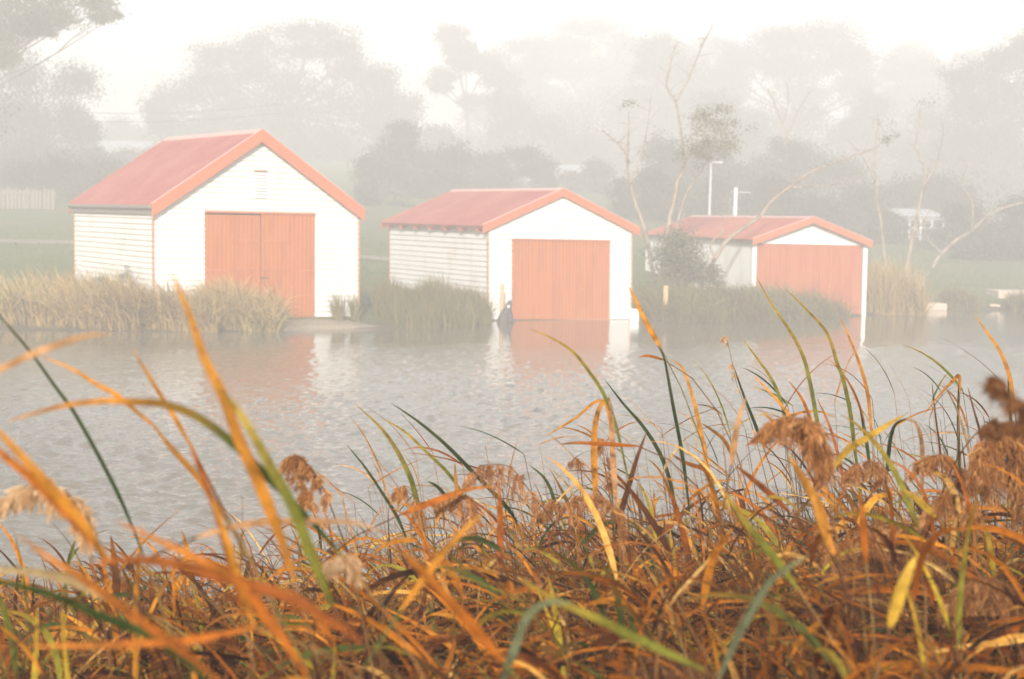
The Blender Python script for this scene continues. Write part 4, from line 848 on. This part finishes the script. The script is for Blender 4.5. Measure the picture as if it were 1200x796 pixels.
HERO = [
 ('broad amber leaf with its tip against the largest shed wall', [(200,318),(221,366),(239,419),(260,461),(281,517),(302,563),(325,620),(345,680)], 15, 'amber', 2.1),
 ('curved yellow green leaf crossing behind the broad amber leaf', [(255,452),(277,478),(299,514),(316,545),(341,590),(365,650),(390,710)], 14, 'olive', 2.0),
 ('long leaf with level orange tip far left, arching down into dark green', [(8,495),(41,484),(83,474),(124,470),(155,471),(193,474),(232,489),(270,517),(299,545),(330,575),(365,612),(400,650)], 11, 'greenamber', 2.25),
 ('highest blurred peach leaf reaching over the water from the left edge', [(133,391),(105,393),(83,399),(36,416),(0,433),(-40,452)], 8, 'peach', 2.0),
 ('slim amber leaf sloping right just under the highest peach leaf', [(47,417),(83,432),(116,452),(138,464),(180,500)], 6, 'amber', 2.6),
 ('long thin dark green leaf slanting from the left edge to the plume', [(-6,362),(8,380),(36,413),(66,455),(86,482),(110,524),(133,568),(150,605),(170,655)], 5, 'green', 3.0),
 ('upper of two broad amber leaves rising off the left edge', [(-40,470),(0,508),(33,543),(66,579),(90,605),(130,660)], 13, 'amber', 1.9),
 ('lower of two broad amber leaves rising off the left edge', [(-50,480),(-10,520),(0,530),(41,565),(72,596),(110,640)], 11, 'orange', 1.95),
 ('narrow amber leaf tip leaning left above the water, beside the broad amber leaf', [(155,409),(171,435),(190,466),(205,490),(228,530)], 6, 'amber', 2.7),
 ('narrow amber leaf sloping right under the level orange leaf', [(150,472),(180,499),(199,524),(235,565),(262,605)], 5.5, 'amber', 2.8),
 ('rusty upright leaf left of the yellow green leaf', [(221,517),(235,552),(253,598),(268,650),(285,720)], 10, 'rust', 2.2),
 ('blurred straw leaf entering low from the left edge', [(-30,662),(0,667),(50,672),(100,687),(150,715)], 12, 'straw', 2.0),
 ('wide dark green leaf sweeping down from the lower left edge', [(-40,675),(0,682),(60,697),(125,725),(185,750),(240,795)], 11, 'green', 1.9),
 ('bright orange leaf slanting over the wide dark green leaf', [(22,628),(60,655),(100,680),(160,725),(210,760),(260,800)], 12, 'orange', 1.85),
 ('rust leaf lying level across the lower left of the bed', [(105,662),(150,656),(200,660),(275,680),(350,705),(420,750)], 14, 'rust', 1.8),
 ('long rust leaf falling steeply through the lower left reeds', [(135,610),(210,645),(275,678),(310,720),(360,790)], 13, 'orange', 1.8),
 ('orange leaf lying nearly level along the bottom left', [(30,757),(90,757),(150,755),(225,750),(300,735)], 10, 'orange', 1.9),
 ('orange leaf rising steeply through the crossed leaves at lower left', [(245,580),(258,610),(268,640),(280,680),(298,735)], 10, 'amber', 2.0),
 ('pale orange leaf lying level beside the hanging brown plume', [(455,626),(420,614),(390,611),(335,611),(280,616),(230,630)], 8, 'peach', 2.1),
 ('amber leaf leaning right over the centre reeds', [(572,596),(540,625),(510,660),(470,715)], 9, 'amber', 2.2),
 ('broad amber leaf slanting down right through the bottom centre', [(455,630),(500,675),(550,730),(590,775)], 14, 'orange', 1.9),
 ('olive yellow leaf sloping across the bottom centre right', [(606,676),(650,703),(700,725),(750,750),(825,785)], 11, 'olive', 2.2),
 ('sage green leaf arching over the lower right centre', [(948,650),(920,668),(900,685),(870,735),(840,800)], 10, 'sage', 2.1),
 ('short bent sage leaf at the bottom centre', [(672,707),(645,706),(620,720),(603,760),(585,810)], 11, 'sage', 2.1),
 ('olive leaf slanting steeply left of the sage arch', [(848,575),(865,600),(880,620),(905,650),(935,690)], 10, 'olive', 2.7),
 ('short broad yellow leaf before the large brown plume', [(1073,652),(1064,672),(1053,700),(1043,735)], 16, 'yellow', 2.3),
 ('small upright amber leaf above the lower right plume', [(948,560),(955,590),(965,620),(978,650)], 9, 'amber', 2.6),
 ('straight orange leaf standing behind the broad brown plume', [(1008,575),(1010,600),(1012,625),(1015,660)], 9, 'orange', 2.8),
 ('olive yellow leaf tip leaning left over open water near centre', [(414,472),(443,498),(460,520),(473,543),(483,566),(490,595),(498,630)], 6.5, 'olive', 5.2),
 ('thin olive leaf between the two centre water leaves', [(447,490),(473,505),(500,530),(528,558),(548,590)], 4.2, 'olive', 5.8),
 ('long dark green leaf slanting right over open water at centre', [(459,473),(490,494),(521,520),(551,550),(591,591),(606,612)], 5.2, 'green', 5.5),
 ('thin dark green leaf left of the centre olive leaf', [(406,521),(428,548),(450,581),(465,605),(478,635)], 4.2, 'green', 5.6),
 ('short dark green hooked leaf under the comb shaped plume', [(501,564),(512,570),(522,582),(530,600)], 5, 'green', 5.6),
 ('dark green hooked leaf right of the comb shaped plume', [(620,545),(636,558),(645,573),(650,590),(655,615)], 4.6, 'green', 6.2),
 ('orange leaf lying level under the comb shaped plume', [(582,570),(551,573),(526,581),(500,591),(470,603)], 8, 'orange', 4.2),
 ('small upright amber leaf tip left of the comb shaped plume', [(533,541),(534,560),(536,580),(540,610)], 5, 'amber', 5.4),
 ('pale leaf trailing left across the reflection of the middle door', [(620,385),(648,397),(672,413),(692,438),(708,463),(722,500),(736,560)], 4.6, 'olive', 4.8),
 ('green leaf sloping right from under the middle door reflection', [(708,444),(731,474),(753,499),(772,529),(784,560),(793,600)], 5, 'green', 6.6),
 ('amber leaf bent over like a hook above the water', [(712,466),(706,471),(699,490),(696,520),(697,560),(699,605)], 8, 'amber', 4.9),
 ('upright peach leaf hanging beside the hooked amber leaf', [(713,464),(716,480),(717,507),(719,546),(723,600)], 7, 'peach', 4.8),
 ('orange leaf lying level across the hooked amber leaf', [(655,521),(676,519),(697,520),(720,521),(748,523)], 5.5, 'orange', 4.6),
 ('brown leaf slanting up right to a point beside the hooked leaf', [(758,506),(747,535),(739,562),(730,593),(722,620)], 7, 'brown', 5.0),
 ('tall amber tipped leaf reaching the foot of the middle shed', [(737,336),(745,352),(754,372),(765,392),(774,407)], 6.5, 'amber', 5.3),
 ('tall thin dark green stem leaf under the amber tip', [(770,404),(778,419),(783,443),(789,477),(797,518),(803,557),(808,600)], 4.5, 'green', 5.3),
 ('tiny amber leaf held level left of the tall green stem', [(748,419),(760,417),(778,422)], 3.6, 'orange', 5.4),
 ('long arching amber leaf right of the tall green stem', [(786,421),(800,432),(811,463),(819,496),(827,535),(833,568),(838,605)], 5.6, 'amber', 5.8),
 ('amber leaf tip floating over the water left of the hooked leaf', [(640,511),(655,502),(676,489),(700,470),(712,480),(716,520)], 4, 'amber', 6.0),
 ('short rust leaf sloping right of the green stem', [(786,532),(805,543),(827,551),(845,570)], 6, 'rust', 5.4),
 ('short amber leaf sloping down toward the fluffy plume', [(822,496),(836,505),(850,518),(860,540)], 4.5, 'amber', 6.0),
 ('tall leaf with its tip over the smallest red door, green below', [(885,322),(905,358),(927,390),(942,420),(951,457),(960,505),(975,553)], 5, 'olive', 5.6),
 ('second tall leaf crossing the smallest door, right of the first', [(922,340),(942,360),(969,390),(981,426),(987,441),(996,481),(1002,529),(1011,590)], 5, 'olive', 5.9),
 ('amber leaf tip over the right corner of the smallest shed reflection', [(984,372),(999,405),(1011,438),(1018,470),(1022,520)], 4.4, 'amber', 6.1),
 ('short olive leaf tip left of the tallest right leaf', [(871,398),(887,420),(904,444),(915,470),(925,510)], 4.2, 'olive', 6.4),
 ('amber leaf tip sloping above the fluffy plume', [(883,440),(908,466),(927,490),(940,520)], 4.6, 'amber', 6.0),
 ('small amber leaf tip above the right side of the fluffy plume', [(924,446),(939,466),(948,487),(958,515)], 4.4, 'orange', 6.3),
 ('rust leaf tip right of the fluffy plume', [(957,466),(972,499),(984,541),(992,580)], 4.2, 'rust', 6.0),
 ('amber leaf lying across the front of the fluffy plume', [(891,481),(920,505),(948,526),(975,555)], 9, 'amber', 3.6),
 ('thin green leaf rising to the left of the fluffy plume', [(860,430),(872,465),(884,495),(893,520)], 4, 'green', 6.4),
 ('blurred peach leaf hanging left of the fluffy plume', [(875,464),(866,490),(861,515),(857,545)], 8, 'peach', 3.4),
 ('bright yellow leaf leaning right beyond the fluffy plume', [(1060,486),(1040,498),(1018,512),(994,527),(975,550)], 9, 'yellow', 3.8),
 ('broad amber leaf slanting beneath the fluffy plume', [(925,535),(940,560),(958,592),(975,640)], 12, 'amber', 3.2),
 ('rust leaf slanting below left of the fluffy plume', [(862,546),(880,560),(900,577),(925,600)], 8, 'rust', 3.6),
 ('lone amber leaf tip over open water near the right edge', [(1142,369),(1157,390),(1173,414),(1184,445),(1190,490)], 4.8, 'amber', 6.0),
 ('straight dark green leaf standing right of centre right water', [(1124,441),(1123,470),(1123,505),(1124,540),(1125,580)], 3.8, 'green', 6.6),
 ('amber leaf bent back left from the straight green leaf', [(1081,488),(1102,462),(1118,445),(1124,441),(1125,460)], 4.4, 'amber', 6.5),
 ('thin brown leaf leaning left at the right of the green one', [(1134,453),(1141,480),(1148,505),(1155,545)], 3, 'brown', 6.4),
 ('thinnest brown upright leaf left of the straight green leaf', [(1092,447),(1096,485),(1101,523),(1106,570)], 2.6, 'brown', 6.8),
 ('pale leaf curving right behind the straight green leaf', [(1105,449),(1120,477),(1133,517),(1140,560)], 3.4, 'straw', 6.6),
 ('upright green leaf just left of the dark near plume', [(1181,441),(1183,470),(1185,500),(1187,540)], 4.2, 'green', 6.0),
 ('dark green leaf hooked over left beside a peach one', [(1063,490),(1050,497),(1044,512),(1041,535),(1038,570)], 5, 'green', 5.2),
 ('peach leaf hooked over right beside a dark green one', [(1062,493),(1072,495),(1079,512),(1081,540),(1080,590)], 5.5, 'peach', 5.0),
 ('short cream yellow leaf drooping among the right plumes', [(1054,575),(1066,579),(1080,590),(1096,606)], 9, 'yellow', 3.4),
 ('small green leaf standing left of the bright yellow leaf', [(1007,477),(1011,495),(1015,515),(1020,550)], 4.4, 'green', 5.6),
]
for (lb, pts, w_, c_, Y) in HERO: reed(lb, pts, w_, c_, Y)
# further emergent reeds: small copies of nothing, each a stalk with two or three leaves, told apart by nothing
def small_reed(px, pytop, Y, colr, k_):
    top = at(px, pytop, Y); g = max(gzf(top.x, Y), -.3) - .05; bx = top.x + random.uniform(.02, .22); O = Vector((bx, Y + random.uniform(-.1, .1), g))
    root = empty('reed', O); tag(root, 'thin reed rising from the back edge of the near reed bed, one of many alike', 'reed', 'thin reeds along the back edge of the bed')
    st_ = [O.lerp(Vector((top.x, Y, top.z)), t_) + Vector((.06 * math.sin(t_ * 3.1), 0, 0)) for t_ in np.linspace(0, 1, 8)]
    mb = MB(); mb.tube([q - O for q in st_], list(np.linspace(.003, .0012, 8)), 5); o = mb.build('stem', M['stem'], root, smooth=True)
    o.data.attributes.new('rnd', 'FLOAT', 'POINT').data.foreach_set('value', [random.random()] * len(o.data.vertices))
    for j in range(random.choice((2, 3, 3))):
        q = st_[7 - j]; n_ = 1; az = np.array([math.pi * random.choice((1, 1, 0)) + random.gauss(0, .5)])
        P, w_, sd_ = blades(np.array([list(q - O)]), az, np.array([random.uniform(.3, 1.35)]), np.array([random.uniform(.1, 1.3)]), np.array([random.uniform(.18, .36)]), np.array([random.uniform(.007, .013)]), 8, None)
        V, F, a_ = ribbons(P, w_, sd_, np.array([random.random()]), .3); np_mesh('leaf', V, F, HC[colr], a_, root)
for i in range(115):
    px = rng.uniform(390, 1205); edge = np.interp(px, [390, 600, 800, 1000, 1200], [590, 570, 540, 510, 500])
    small_reed(float(px), float(edge + rng.uniform(-52, 45)), float(rng.uniform(5.5, 9.0)), random.choice(['amber', 'amber', 'olive', 'green', 'straw', 'rust', 'orange', 'peach']), i)

# --- seed plumes
def plume(label, path, spread, n, Y, m='plume', blen=.040, thick=.0018, hang=.9, stem_to=None, oneside=0):
    """path: rachis pixels tip -> base; branchlets hang from it; spread in px"""
    k = mpp(Y); Q = smooth([at(x, y, Y) for x, y in path], 5)[::-1]; base = Q[0]
    sx = Q[0] - Q[3]
    st_ = stem_down(base, sx, 8); O = st_[-1].copy(); root = empty('reed_plume', O); tag(root, label, 'reed plume', 'feathery seed heads in the near reed bed')
    mb = MB(); mb.tube([q - O for q in st_[::-1] + Q[1:]], list(np.linspace(.0032, .0018, 8)) + list(np.linspace(.0018, .0006, len(Q) - 1)), 6); o = mb.build('stem', M['stem'], root, smooth=True)
    o.data.attributes.new('rnd', 'FLOAT', 'POINT').data.foreach_set('value', [random.random()] * len(o.data.vertices))
    A_ = np.array([list(q) for q in Q]); nq = len(A_)
    nb = max(14, n // 48); tb = rng.uniform(.06, .98, nb)                         # tassels along the rachis
    f = tb * (nq - 1); i0 = np.minimum(f.astype(int), nq - 2); fr_ = (f - i0)[:, None]; bb = A_[i0] * (1 - fr_) + A_[i0 + 1] * fr_
    d = rng.normal(0, 1, (nb, 3)) * np.array([1, 1, .35]); 
    if oneside: d[:, 0] = -np.abs(d[:, 0]) * oneside
    d /= np.linalg.norm(d, axis=1)[:, None]
    env = (np.sin(np.pi * np.clip(tb, .02, 1) ** .75) * .8 + .2)
    kt = 7; tl_ = np.linspace(0, 1, kt)[None, :, None]; Lb = (spread * k * env * rng.uniform(.7, 1.15, nb))[:, None, None]
    TP = bb[:, None] + d[:, None] * Lb * tl_ * .8 + np.array([0, 0, -1.]) * Lb * hang * tl_ ** 1.8 * rng.uniform(.7, 1.3, (nb, 1, 1))
    Vs, Fs, As = ribbons(TP, np.full((nb, kt), .0011), np.tile(np.array([1., 0, 0]), (nb, kt, 1)), np.full(nb, .3), .2)
    # spikelets along each tassel
    per = int(max(8, n // nb) * 1.5); ti = np.repeat(np.arange(nb), per); u = rng.uniform(.1, 1, nb * per); f = u * (kt - 1); i0 = np.minimum(f.astype(int), kt - 2); fr_ = (f - i0)[:, None]
    sb = TP[ti, i0] * (1 - fr_) + TP[ti, i0 + 1] * fr_ + rng.normal(0, blen * .07, (nb * per, 3))
    dirn = TP[ti, i0 + 1] - TP[ti, i0]; dirn /= np.linalg.norm(dirn, axis=1)[:, None] + 1e-9
    dirn = dirn + rng.normal(0, .38, dirn.shape) + np.array([0, 0, -.25]); dirn /= np.linalg.norm(dirn, axis=1)[:, None]
    ln = blen * rng.uniform(.25, .6, nb * per)[:, None, None]
    SP = sb[:, None] + dirn[:, None] * ln * np.linspace(0, 1, 3)[None, :, None]
    s_ = np.cross(dirn, rng.normal(0, 1, dirn.shape)); s_ /= np.linalg.norm(s_, axis=1)[:, None]
    wS = np.tile(np.array([.6, 1, .15]), (nb * per, 1)) * thick * rng.uniform(.7, 1.5, (nb * per, 1))
    V2, F2, A2 = ribbons(SP, wS, np.repeat(s_[:, None], 3, 1), np.clip(np.repeat(rng.uniform(0, 1, nb), per) * .5 + rng.uniform(0, .5, nb * per), 0, 1), .2)
    V = np.concatenate([Vs, V2]) - np.array(O); F = np.concatenate([Fs, F2 + len(Vs)])
    np_mesh('seed_head', V, F, M[m], {'rnd': np.concatenate([As['rnd'], A2['rnd']])}, root)
PL = [
 ('pale fluffy blurred plume drooping at the left edge', [(0,592),(20,575),(50,566),(75,578),(95,600),(105,640)], 26, 2600, 2.9, 'plumepale', {}),
 ('brown plume hanging beside the yellow green leaf', [(378,618),(364,590),(350,560),(340,540),(350,535),(372,560),(390,600)], 16, 2600, 4.2, 'plume', {}),
 ('golden comb shaped plume arching over at the centre', [(545,566),(552,552),(568,545),(590,545),(603,552),(618,572),(640,600)], 15, 1500, 5.0, 'plume', dict(hang=1.6)),
 ('small brown plume left of the centre', [(462,578),(470,571),(480,572),(490,590),(496,615)], 15, 900, 5.0, 'plume', dict(hang=1.6)),
 ('orange brown plume hanging under the level orange leaf', [(508,588),(522,580),(540,578),(550,588),(556,615)], 17, 1500, 4.4, 'plume', dict(hang=1.4)),
 ('rusty plume right of the comb shaped one', [(630,606),(640,594),(655,588),(668,600),(675,635)], 19, 1300, 5.2, 'plume', {}),
 ('tiny dark bud like plume alone above the centre reeds', [(668,544),(675,537),(680,545),(683,575)], 6, 260, 5.8, 'plume', {}),
 ('small slim plume behind the hooked amber leaf', [(700,512),(707,520),(712,545),(716,575)], 10, 700, 5.6, 'plume', {}),
 ('wide rusty plume low under the hooked amber leaf', [(665,590),(685,580),(705,582),(720,600),(728,640)], 20, 1500, 4.8, 'plume', {}),
 ('large fluffy brown plume standing highest right of centre', [(890,512),(900,498),(920,490),(942,492),(955,505),(962,530),(970,570)], 26, 4200, 3.6, 'plume', {}),
 ('tiny pale seed head on a thin stalk over the water', [(843,404),(848,396),(852,399),(858,425),(864,452),(878,490),(890,530)], 5, 420, 6.6, 'plumepale', dict(blen=.03)),
 ('brown plume left of the group of three on the right', [(985,570),(1000,548),(1018,540),(1030,548),(1036,575)], 20, 1600, 4.6, 'plume', {}),
 ('brown plume arching in the middle of the right group', [(1068,556),(1082,540),(1100,533),(1118,540),(1126,562),(1130,600)], 20, 2000, 4.4, 'plume', {}),
 ('low rusty plume under the right group', [(1080,610),(1100,588),(1120,580),(1135,590),(1140,620)], 24, 1800, 4.0, 'plume', {}),
 ('huge golden brown plume hanging down the right edge', [(1150,560),(1148,530),(1162,512),(1185,505),(1205,510),(1215,560),(1215,640)], 36, 7500, 4.2, 'plume', dict(hang=2.1, blen=.055, thick=.0022)),
 ('dark blurred plume poking in above the huge golden one', [(1162,442),(1172,455),(1185,468),(1200,480),(1230,520)], 6, 700, 2.1, 'plumedark', dict(hang=.5)),
 ('dark brown plume crossing the top of the huge golden one', [(1150,505),(1165,498),(1185,497),(1210,500),(1230,540)], 12, 2000, 3.0, 'plumedark', dict(hang=.8)),
 ('massive blurred brown plume filling the lower right foreground', [(960,690),(975,650),(1010,625),(1045,612),(1075,625),(1090,670),(1095,740)], 40, 7000, 4.3, 'plume', dict(hang=1.5, blen=.055, thick=.0022)),
 ('second massive brown plume bending below the first at lower right', [(930,740),(950,690),(985,670),(1020,680),(1040,740),(1045,800)], 32, 5000, 4.1, 'plumedark', dict(hang=1.5, blen=.055, thick=.0022)),
 ('dark brown plume at the very bottom right of centre', [(730,800),(755,772),(785,765),(815,775),(830,810)], 30, 3000, 3.2, 'plumedark', dict(blen=.045, thick=.002)),
 ('rusty plume drooping at the bottom of the right edge', [(1110,720),(1130,690),(1160,680),(1190,700),(1200,750)], 32, 3600, 3.6, 'plume', dict(blen=.05, thick=.002)),
 ('pale brown tuft of seed in the left centre of the bed', [(385,665),(395,652),(408,655),(415,680)], 14, 700, 3.0, 'plumepale', {}),
]
for (lb, path, sp, n, Y, m_, kw) in PL: plume(lb, path, sp, n, Y, m_, **kw)

# ------------------------------------------------------------------ haze: one closed box round everything, sky outside
mb = MB(); mb.box((-410, -42, -3.2), (410, 700, 72))
hz = bpy.data.materials.new('fog_air'); hz.use_nodes = True; nt = hz.node_tree; nt.nodes.clear()
pv = nt.nodes.new('ShaderNodeVolumePrincipled'); pv.inputs['Color'].default_value = (.995, .99, .985, 1); pv.inputs['Density'].default_value = HAZE_DENSITY; pv.inputs['Anisotropy'].default_value = -0.1
mo = nt.nodes.new('ShaderNodeOutputMaterial'); nt.links.new(pv.outputs[0], mo.inputs['Volume'])
tag(mb.build('haze', hz), 'thick pale morning fog hanging over the river and trees', 'fog', kind='stuff')
